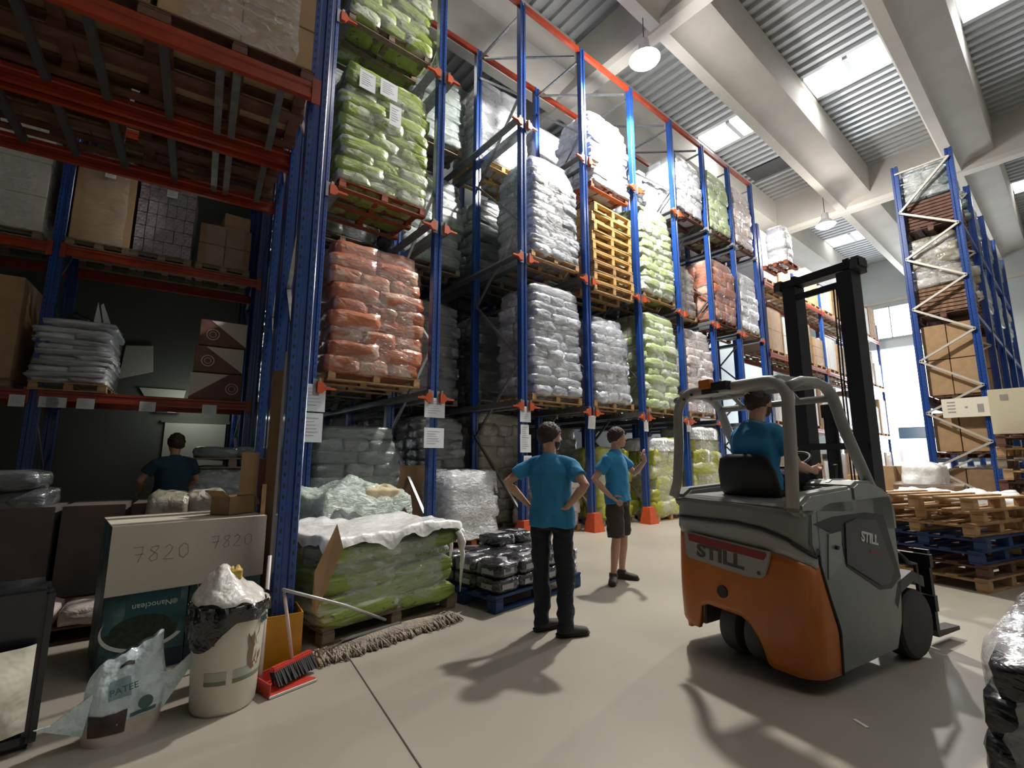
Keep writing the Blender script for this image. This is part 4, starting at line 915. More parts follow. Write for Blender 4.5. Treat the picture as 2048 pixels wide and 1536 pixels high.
# ---- dust mop
t = thing('dust_mop', 'dirty beige fringed dust mop lying along the pallet, grey metal stick', 'mop', (1.95, 3.96, 0), R(8.2))
FR = mat('dirty_cotton_fringe', (.40, .34, .27), .95, bump=(60, 1, .02), var=(12, .4))
b = MB(); b.tube([(-.62, .02, .03), (-.3, .03, .045), (0, .02, .05), (.3, .01, .045), (.62, .0, .03)], [(.06, .03), (.085, .04), (.09, .045), (.085, .04), (.06, .03)], 14); b.build('mop_pad', FR, t, smooth=True)
b = MB(); rb = random.Random(8)
for i in range(420):
    x = rb.uniform(-.68, .66); s = -1 if rb.random() < .75 else 1; y = s*rb.uniform(.0, .06)+.01; l = rb.uniform(.05, .11)
    dx = rb.uniform(-.05, .05); b.tube([(x, y, rb.uniform(.04, .07)), (x+dx*.5, y+s*l*.6, .035), (x+dx, y+s*l, .009)], [.009, .009, .006], 5)
b.build('fringe', FR, t, smooth=True)['kind'] = 'stuff'
MB().bx(-.45, .1, .01, .05, .09, .1).build('mop_clamp', GALV, t)
MB().tube([(.06, .2, .09), (-.45, -.02, .36), (-.99, -.12, .6)], .0125, 10).build('stick_handle', mat('grey_metal_stick', (.45, .44, .43), .35, .5), t, smooth=True)
# ---- object at the left edge: black crate trolley with a white sack
t = thing('black_bin', 'black bin with a cream white sack hanging in it, cut by the left photo edge', 'bin', (-.46, 3.72, 0), R(5))
b = MB(); b.bx(-.28, .27, -.02, .5, 0, .1); b.bx(-.28, .27, .1, .5, .1, .78); b.bx(.22, .28, -.05, .12, .0, .8); b.bx(-.28, .27, -.03, .1, .5, .82); b.build('bin_body', mat('black_bin_plastic', (.012, .013, .02), .3, 0, .4), t, bevel=.03)
def ws(u, v):
    x = (u-.5)*2; z = .12+.42*v; return (x*.23-.0, -.09-.12*(1-abs(x)**3)*math.sin(.4+v*2.3)-.02*noise.noise(Vector((x*3, v*3, 1))), z)
b = MB(); b.grid(ws, 18, 16); b.build('white_sack', mat('cream_white_sack', (.62, .60, .50), .45, 0, .2, bump=(5, .6, .05)), t, smooth=True, fix=False)
# ================================================================= carton racking beyond the drive-in row
XR = [17.7, 20.7, 23.7, 26.7, 29.7, 32.7]
for i, x in enumerate(XR):
    t = thing('rack_upright_frame', 'pale blue rack frame of the carton racking near the far wall, %s' % ('nearest', 'second', 'third', 'fourth', 'fifth', 'last')[i], 'rack', (x, 7.0, 0))
    for d in (0, 1.1): post(t, 0, d, 10.2 if i < 1 else 9.0)
WCART = mat('white_carton', (.72, .72, .70), .65, var=(3, .06))
k = 0; lvn = ['floor', 'first', 'second', 'third']
for b_i in range(5):
    for li, z in enumerate((0.02, 2.6, 5.2, 7.9)):
        if li: 
            t = cbeam(-1.43, 1.43, 0, 0, 'orange beam of the far carton racking, %s level, bay %d from the blue racking' % (lvn[li], b_i+1)); t.location = (XR[b_i]+1.5, 6.96, z); t.rotation_euler = (0, 0, 0); t['label'] = 'orange beam of the far carton racking, %s level, %s bay' % (lvn[li], bw_[b_i])
            t = cbeam(-1.43, 1.43, 0, 0, 'x'); t.location = (XR[b_i]+1.5, 8.12, z); t.rotation_euler = (0, 0, 0); t['label'] = 'rear orange beam of the far carton racking, %s level, %s bay' % (lvn[li], bw_[b_i])
        for j in range(2):
            rr = random.Random(b_i*17+li*5+j); m_ = (CARD, WCART, CARD, WCART, CARDD)[(b_i*2+li+j) % 5 if li < 3 else (2*b_i+j+1) % 2]
            lb = '%s cartons in the far racking, %s level, %s bay, %s side' % ({'brown_cardboard': 'brown', 'white_carton': 'white', 'dark_cardboard': 'dark brown'}[m_.name], lvn[li], bw_[b_i], ('near', 'far')[j])
            pallet('pallet under '+lb, (XR[b_i]+.8+1.4*j, 7.56, z+(.078 if li else -.02)), 0, 1.25, 1.2, .14, WOOD)
            carton_load(lb, (XR[b_i]+.8+1.4*j, 7.52, z+(.22 if li else .122)), 1.2, 1.0, rr.uniform(1.1, 1.95), rr.choice((1, 2)), rr.choice((1, 2, 3)), m_, rotz=0, wrap=None if li == 3 else WRAP, seed=k); k += 1
t = stack('white', 'bright white film wrapped load just past the last blue upright', (17.55, 6.3, 8.25), 0, .6, .6, 1.4, 5, 201, wrap=WRAPH, cols=1, rows=1, taper=.3)
pallet('orange pallet under the bright white load past the last upright', (17.55, 6.3, 8.1), 0, 1.0, .8, .145, WOODR)

# ================================================================= right hand rack, end frame toward the camera
XE, Y0, Y1 = 16.0, 1.49, 2.62
RP = mat('pale_bare_brace', (.52, .49, .44), .45, .3)
for i, x in enumerate((XE, 18.8, 21.6, 24.4, 27.2)):
    t = thing('rack_upright_frame', ('blue end frame of the right rack with pale zigzag lacing' if i == 0 else 'blue frame of the right rack behind the laced end frame, %s' % ('second', 'third', 'fourth', 'last')[i-1]), 'rack', (x, 0, 0))
    top = 9.55
    for y in (Y0, Y1):
        o = post(t, 0, y, top); o.rotation_euler = (0, 0, R(-90))
    nr = [(Y0, 9.3), (Y1, 8.15), (Y0, 7.45), (Y1, 6.8), (Y0, 6.05), (Y1, 5.4), (Y0, 4.66), (Y1, 4.0), (Y0, 3.26), (Y1, 2.64), (Y0, 1.9), (Y1, 1.25), (Y0, .5)]
    if i < 2:
        for p, q in zip(nr, nr[1:]): MB().bar((-.03, p[0], p[1]), (-.03, q[0], q[1]), .05, .055, (1, 0, 0)).build('brace', RP, t)
        MB().bar((-.03, Y0, 9.3), (-.03, Y1, 9.3), .04, .04, (1, 0, 0)).build('brace', RP, t)
def rload(kind, z, h, lb, i, **kw):
    x = (17.3, 20.1, 22.9, 25.7)[i]
    return x
BROWNST = mat('stacked_brown_boards', (.30, .17, .10), .8, var=(14, .5))
seq = [('cart', .15, 1.1, 2, 2, CARDD, 'dark cartons at the foot of the right rack'), ('cart', 1.66, 1.0, 2, 1, CARD, 'brown carton behind the lowest lacing of the right rack'), ('cart', 3.09, 1.85, 2, 2, CARD, 'four big plain brown cartons behind the lacing of the right rack'),
       ('boards', 5.26, .7, 1, 7, BROWNST, 'flat stack of thin brown boards above the big cartons'), ('bags', 5.97, 1.35, 0, 0, None, 'clear wrapped brownish load above the thin boards'), ('boards', 7.66, .75, 1, 8, WOODBR, 'stack of dark brown boards near the top of the right rack'), ('bags', 8.42, 1.0, 0, 0, None, 'topmost grey green wrapped sacks of the right rack')]
for i in range(4):
    x = (17.0, 19.9, 22.8, 25.7)[i]; dep = 1.7 if i == 0 else 2.2
    for n_, (kd, z, h, nx, nz, m_, lb) in enumerate(seq):
        lb2 = lb if i == 0 else lb.replace('of the right rack', '').replace('behind the lacing', '').replace('behind the lowest lacing', '').strip()+', right rack %s bay' % ('second', 'third', 'last')[i-1]
        if kd != 'bags': pallet('pallet under '+' '.join(lb2.split()[:13]), (x, (Y0+Y1)/2, z-.148), 0, dep, 1.2, .145, WOODBR)
        if kd == 'bags': stack('olive' if n_ == 4 else 'sage', lb2, (x, (Y0+Y1)/2-(.05 if i else 0), z+.05), 0, dep, 1.0, h-.05, 5, 300+i*9+n_, wrap=WRAPH, cols=3 if i == 0 else 2, rows=2, taper=.1)
        else: carton_load(lb2, (x, (Y0+Y1)/2, z), dep, 1.0 if kd == 'cart' else 1.08, h, nx, nz, m_, rotz=0, wrap=WRAPH if i else (WRAP if kd == 'cart' and n_ > 2 else None), ny=2 if kd == 'cart' and nx == 2 else 1, seed=340+i*9+n_, part='board' if kd == 'boards' else 'carton', gap=.02, name='board_stack' if kd == 'boards' else 'carton_load')
    for z in (1.45, 2.88, 5.05, 7.45):
        lv_ = {1.45: 'lowest', 2.88: 'second', 5.05: 'third', 7.45: 'top'}[z]
        for y, sd in ((Y0-.03, 'near'), (Y1+.03, 'aisle')):
            o = MB().bx(XE+.1+2.8*i, XE+2.75+2.8*i, y-.025, y+.025, z-.06, z+.06).build('rack_beam', BLUED); tag(o, 'dark blue %s beam of the right rack, %s side, %s bay' % (lv_, sd, bw_[i]), 'beam')
t = thing('rack_notice', 'long white notice board with grey print fixed on the right rack end frame', 'sign', (XE-.075, 0, 0))
MB().bx(-.01, .01, 1.42, 2.3, 2.5, 2.97).build('notice_board', mat('cream_notice_board', (.74, .70, .58), .6), t)
b = MB()
for j in range(4): b.bx(-.014, -.011, 2.05, 2.2, 2.62+j*.08, 2.65+j*.08)
b.bx(-.014, -.011, 1.55, 1.66, 2.6, 2.8); b.bx(-.014, -.011, 1.83, 1.88, 2.72, 2.76); b.build('printed_lines', mat('grey_notice_print', (.3, .29, .26), .7), t)
# white van outside the door
t = thing('white_van', 'white van seen from behind through the bright loading door', 'van', (38.5, 6.85, 0))
VW = mat('white_van_paint', (.8, .82, .84), .3, 0, .6)
b = MB(); b.prism([(-1.05, .45), (1.05, .45), (1.12, 1.6), (1.08, 2.75), (.98, 3.55), (.8, 3.75), (-.8, 3.75), (-.98, 3.55), (-1.08, 2.75), (-1.12, 1.6)], 0, 5, 'X'); b.build('van_body', VW, t, bevel=.05)
MB().bx(-.03, .02, -.95, .95, 2.75, 3.45).build('rear_window', mat('dark_van_glass', (.05, .07, .09), .15), t, bevel=.03)
MB().bx(-.1, .02, -1.08, 1.08, .4, .62).build('bumper', mat('grey_bumper', (.3, .31, .33), .5), t); MB().bx(-.04, .0, -.3, .3, 1.3, 1.5).build('number_plate', mat('pale_plate', (.6, .6, .55), .5), t)
for y in (-.95, .95):
    MB().bx(-.03, .01, y-.08, y+.08, 1.3, 2.0).build('tail_light', mat('pale_tail_light', (.5, .4, .4), .3), t)
    MB().lathe([(.05, -.12), (.36, -.12), (.38, 0), (.36, .12), (.05, .12)], (.9, y*.93, .38), 20, 'Y').build('wheel', INK, t, smooth=40)
o = MB().bx(X1+.3, X1+25, -14, 30, -.25, -.005).build('floor_outside', mat('bright_yard_concrete', (.6, .6, .58), .9)); struct(o); o.name = 'floor'
# cartons and film on the floor beyond the forklift
for i, (x, y, w_) in enumerate(((13.9, 3.15, .5), (14.1, 2.72, .42), (14.3, 3.75, .5))):
    o = tag(MB().box((0, 0, .66), (.7, w_-.02, 1.32 if i < 2 else 1.1)).build('carton', CARD, bevel=.01), 'brown carton in the low row past the forklift mast, %s' % ('middle one', 'right one', 'left one')[i], 'box', 'brown cartons past the forklift'); o.location = (x, y, 0.01 if i < 2 else -.09+.0)
o.location.z = -.11
o = hull(.9, .6, .42, 402, WSHEET, amp=.14, taper=.7, layers=2, name='film_bundle'); o.location = (12.2, 2.15, 1.02); tag(o, 'crumpled bundle of white film right of the brown cartons', 'film')
pallet('pallets under the white film bundle', (12.2, 2.1, 0), .1, 1.2, 1.1, .14, WOODG)
carton_load('dark cartons carrying the white film bundle', (12.2, 2.1, .142), 1.1, 1.0, .87, 2, 2, CARDD, rotz=.1, wrap=WRAP, seed=403)
# ---- pallet pile in front of it
HP = R(-15); pd = Vector((math.cos(HP), math.sin(HP), 0)); pn = Vector((-pd.y, pd.x, 0)); N0 = Vector((7.70, .93, 0))
pc = N0+pd*.6+pn*.6
wds = [WOOD, WOODBR, WOODB, WOODB, WOOD, WOOD, WOOD]
nm_ = ['bottom one, natural wood', 'second from the bottom, dark red brown', 'third from the bottom, painted dark blue', 'upper of the two dark blue ones', 'lowest of the three pale ones on top', 'middle of the three pale ones on top', 'topmost pale one with open slats']
offs = [(0, 0, 0), (.03, .0, .01), (-.02, .02, 0), (.0, -.02, .02), (.0, .03, -.02), (.05, .0, .03), (-.1, -.06, -.06)]
for i in range(7):
    p = pc+pd*offs[i][0]+pn*offs[i][1]; pallet('pallet in the pile right of the forklift, '+nm_[i], (p.x, p.y, i*.1505), HP+offs[i][2], 1.22, 1.2, .149, wds[i], 'pallet pile right of the forklift')
g = thing('white_film_sheet', 'long crumpled white film sheet lying behind the pallet pile', 'film', (10.6, 1.55, .87), .1)
carton_load('low brown cartons under the long white film sheet', (10.6, 1.45, .15), 1.3, 1.3, .72, 2, 2, CARDD, rotz=.1, wrap=None, seed=405)
pallet('pallet under the cartons with the long white film sheet', (10.6, 1.45, 0), .1, 1.3, 1.3, .149, WOODG)
sheetcap(g, 1.5, 1.5, .06, WSHEET, 15, name='film', amp=.08, drop=.15)
# right edge pallet piles
for i in range(6):
    pallet('pale pallet at the right photo edge beside the forklift pallet pile, layer %s' % ('one, lowest', 'two', 'three', 'four', 'five', 'six, topmost')[i], (9.3+.03*(i % 2), .28, i*.1505), -.1, 1.2, 1.0, .149, WOOD if i != 3 else WOODBR, 'low pallet pile at the right photo edge')
for i in range(10):
    pallet('brown pallet in the tall pile at the right photo edge, number %s from the floor' % ('one', 'two', 'three', 'four', 'five', 'six', 'seven', 'eight', 'nine', 'ten', 'eleven', 'twelve')[i], (12.3+.04*((i*7) % 3-1), .55+.03*(i % 2), i*.19), -.05*(i % 3), 1.2, .95, .188, (WOOD, WOODBR, WOOD, CARDD)[i % 4] if i % 4 != 3 else WOODG, 'tall pallet pile at the right photo edge')
t = thing('beige_carton', 'upright beige carton with a small grey square mark at the right photo edge', 'box', (12.3, .95, 1.92), .0)
MB().bx(-.3, .3, -.6, .15, 0, .8).build('carton', mat('beige_carton_board', (.62, .56, .40), .7), t, bevel=.01); MB().bx(-.304, -.3005, -.1, .0, .6, .7).build('printed_mark', mat('grey_notice_print', (.3, .29, .26), .7), t)
# bottom right: film wrapped glossy dark packs
pallet('pallet under the glossy film wrapped packs in the lower right corner', (4.0, -.12, 0), -.03, 1.95, 1.05, .145, WOODBR)
t = stack('black', 'glossy film wrapped dark packs in the lower right corner of the photo', (4.0, -.12, .147), -.03, 1.95, 1.05, .48, 3, 501, wrap=None, cols=4, rows=2, taper=0, cat='packs', name='pack_stack')
hull(2.04, 1.13, .52, 22, film('bright_crinkled_film', (.9, .92, .97), .42, .1, 5, 1.0), amp=.035, taper=.06, layers=4, parent=t, name='stretch_wrap', n=60)

o = tag(MB().bx(-.045, .045, -.009, .011, 0, .003).build('paper_strip', PAPER), 'small white paper strip lying on the floor in front of the forklift', 'paper'); o.location = (3.44, 1.035, .001); o.rotation_euler = (0, 0, -2.1)
# ================================================================= forklift truck (own axes: +x forward, +y left, z up)
FK = thing('forklift', 'orange and grey electric forklift seen from behind, with a driver', 'forklift', (3.551, 1.273, 0), -0.1984)
W = 1.137
FO = mat('forklift_orange_paint', (.60, .17, .016), .38, 0, .25, var=(3, .22)); FG = mat('forklift_grey_paint', (.27, .275, .26), .42, 0, .2, var=(4, .12)); FL = mat('forklift_light_grey', (.42, .42, .40), .4, 0, .25)
FB = mat('forklift_black', (.018, .018, .02), .5); RUB = mat('dark_rubber', (.035, .035, .037), .75, bump=(20, .2, .01)); DKG = mat('dark_grey_plastic', (.06, .06, .062), .5); FTAN = mat('guard_warm_grey', (.33, .31, .28), .45, 0, .15)
rc = .14
def bodypath(s, xs):
    """plan path along right flank, round the rear, to left flank; s in 0..1; xs = x where the flanks start"""
    L1 = max(.001, xs-rc); La = math.pi*rc/2; L2 = W-2*rc; T = 2*L1+2*La+L2; d = s*T
    if d < L1: return (xs-d, 0.0)
    d -= L1
    if d < La: a = d/rc; return (rc-rc*math.sin(a), rc-rc*math.cos(a))
    d -= La
    if d < L2: return (0.0, rc+d)
    d -= L2
    if d < La: a = d/rc; return (rc-rc*math.cos(a), W-rc+rc*math.sin(a))
    d -= La; return (rc+d, W)
def lerp(tab, y):
    if y <= tab[0][0]: return tab[0][1]
    for (a, p), (c, q) in zip(tab, tab[1:]):
        if y <= c: return p+(q-p)*(y-a)/(c-a)
    return tab[-1][1]
def ss(s): return s*W     # nominal width parameter
seam = [(.1, .27), (.37, .29), (.57, .21), (.74, .15), (.9, .10)]
archt = [(0, .10), (.12, .09), (.30, .085), (.335, .10), (.38, .24), (.45, .335), (.52, .365), (.8, .375), (.88, .34), (.9, .17), (.98, .17), (1.14, .24)]
otop = [(0, .76), (.02, .80), (.14, .845), (.3, .86), (.6, .88), (1.14, .89)]
ttop = [(0, .84), (.03, .88), (.12, .95), (.3, 1.0), (.52, 1.02), (1.14, 1.01)]
def shell(name, lo, hi, m, nz=8, nu=90, off=0.0, bulge=0.0, xs_=.3):
    def fn(u, v):
        x, y = bodypath(u, xs_)
        z0, z1 = lo(x, y), hi(x, y); z = z0+(z1-z0)*v
        xs = lerp(seam, z); 
        if x > xs and y < .01 or x > xs and y > W-.01: x = xs if z < .9 else x
        k = bulge*math.sin(math.pi*max(0, min(1, (z-.1)/.8)))
        lean = .05*max(0, z-.85)*0
        cy = (y-W/2)*2/W
        return (x-k-off+lean, y+(-off if y < .01 else off if y > W-.01 else 0), z)
    b = MB(); b.grid(fn, nu, nz); o = b.build(name, m, FK, smooth=40, fix=False)
    sd = o.modifiers.new('thick', 'SOLIDIFY'); sd.thickness = .03; sd.offset = 1
    return o
def orange_hi(x, y): return lerp(otop, y) if x < .12 else (.80 if y < .01 else .86)
shell('counterweight', lambda x, y: lerp(archt, y) if x < .12 else .1, orange_hi, FO, 14, bulge=.02)
shell('lower_band', orange_hi, lambda x, y: lerp(ttop, y) if x < .12 else .90, FL, 3, xs_=.155)
def th(x, y): return lerp(ttop, y) if x < .12 else .90
# dark seal line following band and flank seam
def sealpts(side):
    pts = []
    for i in range(46):
        x, y = bodypath(.16+.84*i/45 if not side else 1-(.16+.84*i/45), .5); pts.append((x-.004, y, th(x, y)+.004))
    return pts
b = MB(); pts = []
for i in range(41):
    x, y = bodypath(.02+.96*i/40, .155); nx_, ny_ = (-1 if x < rc else 0), (-1 if y < rc*.6 else 1 if y > W-rc*.6 else 0); pts.append((x+.004*nx_, y+.004*ny_, th(x, y)+.003))
b.tube(pts, .012, 6)
fl = [(-.002, z, lerp(seam, z)) for z in [.10+.05*i for i in range(15)]]
b.tube([(x, y, z) for y, z, x in fl]+[pts[0]], .010, 6); b.build('seal_strip', FB, FK, smooth=True)
def upper(x, y): return 1.19
shell('rear_hood', lambda x, y: th(x, y)+.006, lambda x, y: 1.16 if x > .1 else 1.15+.03*y/W, FG, 4, xs_=.155)
# top of the hood
b = MB(); b.prism([(.02, 1.10), (.0, 1.16), (.04, 1.20), (.62, 1.215), (.62, 1.08)], .02, W-.02, 'Y'); b.build('battery_cover', FG, FK, bevel=.015)
b = MB(); b.prism([(-.03, 1.14), (-.02, 1.2), (.1, 1.265), (.62, 1.30), (.62, 1.10)], .0, .13, 'Y'); b.build('side_bolster', FG, FK, bevel=.02)
b = MB(); b.prism([(-.0, 1.14), (.0, 1.19), (.1, 1.25), (.62, 1.28), (.62, 1.10)], W-.13, W, 'Y'); b.build('side_bolster', FG, FK, bevel=.02)
# inner dark mass behind the shells
MB().bx(.16, 1.1, .06, W-.06, .4, 1.1).bx(.55, 1.1, .06, W-.06, .12, .5).build('chassis', FB, FK)
# flanks
for s, y0, y1, nm in ((0, .0, .05, 'flank_panel'), (1, W-.05, W, 'flank_panel')):
    b = MB(); b.prism([(.275, .1), (1.0, .13), (1.10, .3), (1.16, .6), (1.16, 1.22), (.3, 1.2), (.08, 1.13), (.06, .93), (.155, .74), (.215, .57), (.295, .37)], y0, y1, 'Y'); b.build(nm, mat('flank_greenish_grey', (.23, .245, .23), .45, 0, .15, var=(3, .15)), FK, bevel=.008)
b = MB(); b.prism([(.62, 1.1), (.62, 1.30), (.70, 1.335), (.88, 1.335), (1.12, 1.25), (1.2, 1.1), (1.2, .95), (1.08, .95)], .0, W, 'Y'); b.build('dashboard', FG, FK, bevel=.02)
for y in (.18, .5, .82): MB().prism([(.66, 1.322), (.70, 1.342), (.88, 1.342), (1.11, 1.262), (1.11, 1.256), (.88, 1.336), (.7, 1.336)], y, y+.03, 'Y').build('dashboard_rib', FL, FK)
# dark recess with maker name
b = MB(); b.prism([(.10, 1.065), (.32, 1.10), (.75, 1.11), (1.0, 1.08), (1.15, .62), (1.0, .55), (.84, .56), (.44, .76), (.40, .98), (.27, 1.0)], -.004, .0, 'Y'); b.build('entry_recess', FB, FK)
b = MB(); b.prism([(.43, .78), (.46, 1.05), (.60, 1.075), (.88, 1.05), (1.05, .68), (.97, .585), (.84, .59)], -.012, -.004, 'Y'); b.build('side_cover', mat('charcoal_side_cover', (.045, .047, .05), .45), FK, bevel=.003)
MB().prism([(.25, .99), (.40, 1.0), (.385, .8), (.2, .7)], -.010, -.002, 'Y').build('key_plate', FG, FK); MB().lathe([(.002, 0), (.014, 0), (.014, -.02), (.002, -.02)], (.31, -.012, .9), 12, 'Y').build('key_switch', FB, FK)
text_on('STILL', .098, mat('white_lettering', (.62, .62, .62), .5), FK, (.75, -.0145, .925), (1, 0, -.22), (0, 0, 1), 'maker_name', bold=.0035)
MB().prism([(.74, .85), (.90, .815), (.9, .79), (.74, .825)], -.0135, -.012, 'Y').build('red_stripe', mat('dull_red_stripe', (.16, .03, .03), .5), FK)
# rear badge
BAD = mat('badge_grey', (.36, .345, .32), .45)
b = MB(); b.prism([(.995, .905), (.235, .86), (.25, .80), (.29, .69), (.32, .665), (.43, .655), (.97, .70), (.985, .72)], -.034, -.016, 'X'); b.build('rear_badge', BAD, FK, bevel=.004)
b = MB(); b.prism([(.955, .893), (.27, .85), (.265, .83), (.29, .795), (.94, .835)], -.037, -.034, 'X'); b.build('badge_stripe', mat('badge_red', (.26, .028, .022), .45), FK)
text_on('STILL', .135, mat('badge_lettering', (.075, .072, .07), .5), FK, (-.0365, .66, .757), (0, -1, -.07), (0, 0, 1), 'maker_name', bold=.004, sx=1.35)
MB().lathe([(.001, 0), (.014, 0), (.014, .003), (.001, .003)], (-.038, .335, .70), 8, 'X').build('badge_emblem', mat('badge_lettering', (.075, .072, .07), .5), FK)
MB().lathe([(.01, 0), (.045, 0), (.045, .02), (.03, .03), (.01, .03)], (-.03, .66, .50), 20, 'X').build('tow_socket', FB, FK)
# wheels
RUBG = mat('worn_grey_rubber', (.13, .13, .135), .8, bump=(20, .2, .01))
def wheel(name, x, y, r, w_, z=None, hub=FL, rub=RUB):
    t = MB().lathe([(r*.55, -w_/2), (r*.93, -w_/2), (r, -w_/2+.02), (r, w_/2-.02), (r*.93, w_/2), (r*.55, w_/2)], (x, y, r if z is None else z), 36, 'Y').build(name, rub, FK, smooth=40)
    MB().lathe([(.01, -w_/2+.015), (r*.56, -w_/2+.015), (r*.56, w_/2-.015), (.01, w_/2-.015)], (x, y, r if z is None else z), 24, 'Y').build('hub', hub, t, smooth=40)
wheel('rear_wheel', .29, .745, .195, .135, rub=RUBG); wheel('rear_wheel', .29, .53, .195, .135, rub=RUBG)
wheel('front_wheel', 1.33, .08, .25, .16, hub=DKG); wheel('front_wheel', 1.33, W-.08, .25, .16, hub=DKG)
MB().prism([(1.02, .45), (1.1, .58), (1.33, .64), (1.5, .58), (1.5, .5), (1.33, .56), (1.13, .5), (1.06, .4)], .0, W, 'Y').build('front_mudguard', FB, FK)
# overhead guard
def rbar(b, pts, r=.042, fl_=.85): b.tube(pts, r, 12, flat=fl_)
def arc3(c, u, v, r, a0, a1, n=6): return [tuple(Vector(c)+Vector(u)*r*math.cos(R(a0+(a1-a0)*i/n))+Vector(v)*r*math.sin(R(a0+(a1-a0)*i/n))) for i in range(n+1)]
gy0, gy1 = .05, W-.09
b = MB()
rbar(b, [(-.03, gy0-.0, 1.17), (.0, gy0, 1.5), (.02, gy0, 1.86)]+arc3((.03, gy0+.16, 1.9), (0, -1, 0), (0, 0, 1), .16, 0, 90)+arc3((.03, gy1-.2, 1.86), (0, 0, 1), (0, 1, 0), .2, 0, 90)+[(.02, gy1, 1.6), (-.02, gy1+.0, 1.3), (-.04, gy1+.03, 1.18)], .043, .85)
b.build('rear_pillars', FTAN, FK, smooth=True)
for y in (gy0, gy1):
    b = MB(); rbar(b, [(.03, y, 2.0), (.2, y, 2.055), (.36, y, 2.06), (.5, y, 2.03), (.58, y, 1.96), (.68, y, 1.75), (.80, y, 1.55), (.92, y, 1.36), (.98, y, 1.27)], .042, .8); b.build('front_pillar', FG, FK, smooth=True)
b = MB(); b.prism([(.0, 2.05), (.02, 2.09), (.3, 2.095), (.34, 2.07), (.3, 2.04), (.02, 2.02)], gy0+.05, gy1-.05, 'Y'); b.build('roof_panel', FTAN, FK, bevel=.008)
for x, z in ((.44, 2.045), (.58, 1.95)):
    b = MB(); b.tube([(x, gy0, z), (x, gy1, z)], .028, 10); b.build('roof_bar', FG, FK, smooth=True)
for y in (.3, .55, .8):
    b = MB(); b.tube([(.3, y, 2.07), (.44, y, 2.045), (.58, y, 1.95)], .018, 8); b.build('roof_bar', FG, FK, smooth=True)
t = MB().bx(-.07, -.01, .62, .73, 2.06, 2.13).build('warning_light', mat('orange_lens', (.62, .16, .02), .35), FK, bevel=.006)
MB().bx(-.05, .05, .48, .62, 2.03, 2.10).bx(-.02, .03, .60, .74, 2.02, 2.07).build('light_bracket', FB, FK)
for y in (.84, .92): MB().lathe([(.002, 0), (.012, 0), (.012, .01), (.002, .01)], (-.03, y, 2.03-.03*(y > .9)), 10, 'X').build('bolt', FB, FK)
# seat
SEATM = mat('black_seat_vinyl', (.014, .014, .016), .5)
b = MB(); b.tube([(.30, .57, 1.17), (.26, .57, 1.26), (.23, .57, 1.40), (.205, .57, 1.50), (.20, .57, 1.535)], [(.24, .06), (.265, .07), (.255, .06), (.215, .05), (.14, .03)], 20, upv=(1, 0, 0)); b.build('seat_back', SEATM, FK, smooth=True)
MB().bx(.28, .72, .34, .80, 1.205, 1.29).build('seat_cushion', SEATM, FK, bevel=.03)
# steering
b = MB(); b.tube([(.92, .57, 1.3), (.84, .57, 1.48)], .02, 8); b.build('steering_column', FB, FK, smooth=True)
b = MB(); n = 24; u_ = Vector((0, 1, 0)); v_ = Vector((.9, 0, .42)).normalized()
b.tube([Vector((.83, .57, 1.49))+u_*.15*math.cos(2*math.pi*i/n)+v_*.15*math.sin(2*math.pi*i/n) for i in range(n+1)], .011, 8, cap=False); b.build('steering_wheel', FB, FK, smooth=True)
b = MB(); b.tube([(.95, .28, 1.3), (.95, .27, 1.42), (.94, .27, 1.45)], [.008, .008, .018], 8); b.build('control_lever', FB, FK, smooth=True)
# mast
MM = mat('dark_mast_steel', (.022, .021, .024), .55, .3); mx = 1.52
for y0, y1 in ((.24, .37), (.76, .89)):
    b = MB(); b.prism([(mx-.06, y0), (mx+.1, y0), (mx+.1, y0+.03), (mx-.02, y0+.03), (mx-.02, y1-.03), (mx+.1, y1-.03), (mx+.1, y1), (mx-.06, y1)], .12, 3.22, 'Z'); b.build('outer_mast_rail', MM, FK)
for y0, y1 in ((.29, .34), (.79, .84)): MB().bx(mx+.02, mx+.16, y0, y1, .2, 3.36).build('inner_mast_rail', MM, FK)
for z0, z1, x0, x1, ya, yb in ((3.24, 3.32, mx-.03, mx+.12, .18, 1.0), (3.08, 3.14, mx-.05, mx-.01, .3, .85), (1.58, 1.64, mx-.07, mx-.02, .25, .88), (.5, .62, mx-.07, mx-.02, .25, .88)):
    MB().bx(x0, x1, ya, yb, z0, z1).build('mast_crossbar', MM, FK, bevel=.006)
for y in (.22, .95): MB().prism([(mx-.06, 3.22), (mx-.02, 3.34), (mx+.12, 3.34), (mx+.12, 3.2)], y-.03, y+.03, 'Y').build('mast_top_bracket', MM, FK)
b = MB(); b.tube([(mx, .58, .3), (mx, .58, 1.9)], .055, 16); b.tube([(mx, .58, 1.88), (mx, .58, 2.0)], .07, 16); b.build('lift_cylinder', MM, FK, smooth=40)
for y in (.405, .43): 
    b = MB(); b.tube([(mx-.04, y, .6), (mx-.04, y+.0, 2.2), (mx-.02, y-.01, 3.12)], .007, 6); b.build('mast_hose', FB, FK, smooth=True)
b = MB(); b.tube([(1.15, .3, .7), (mx, .34, 1.1)], .04, 12); b.build('tilt_cylinder', MM, FK, smooth=True)
MB().bx(mx+.17, mx+.22, .02, W-.02, .28, .40).bx(mx+.17, mx+.22, .02, W-.02, .62, .72).bx(mx+.15, mx+.2, .3, .4, .2, .8).bx(mx+.15, mx+.2, .74, .84, .2, .8).build('fork_carriage', MM, FK)
for y in (.10, .93):
    b = MB(); b.prism([(mx+.22, .75), (mx+.26, .75), (mx+.27, .12), (mx+.62, .10), (mx+.62, .07), (mx+.24, .07), (mx+.22, .12)], y-.05, y+.05, 'Y'); b.build('fork', MM, FK)
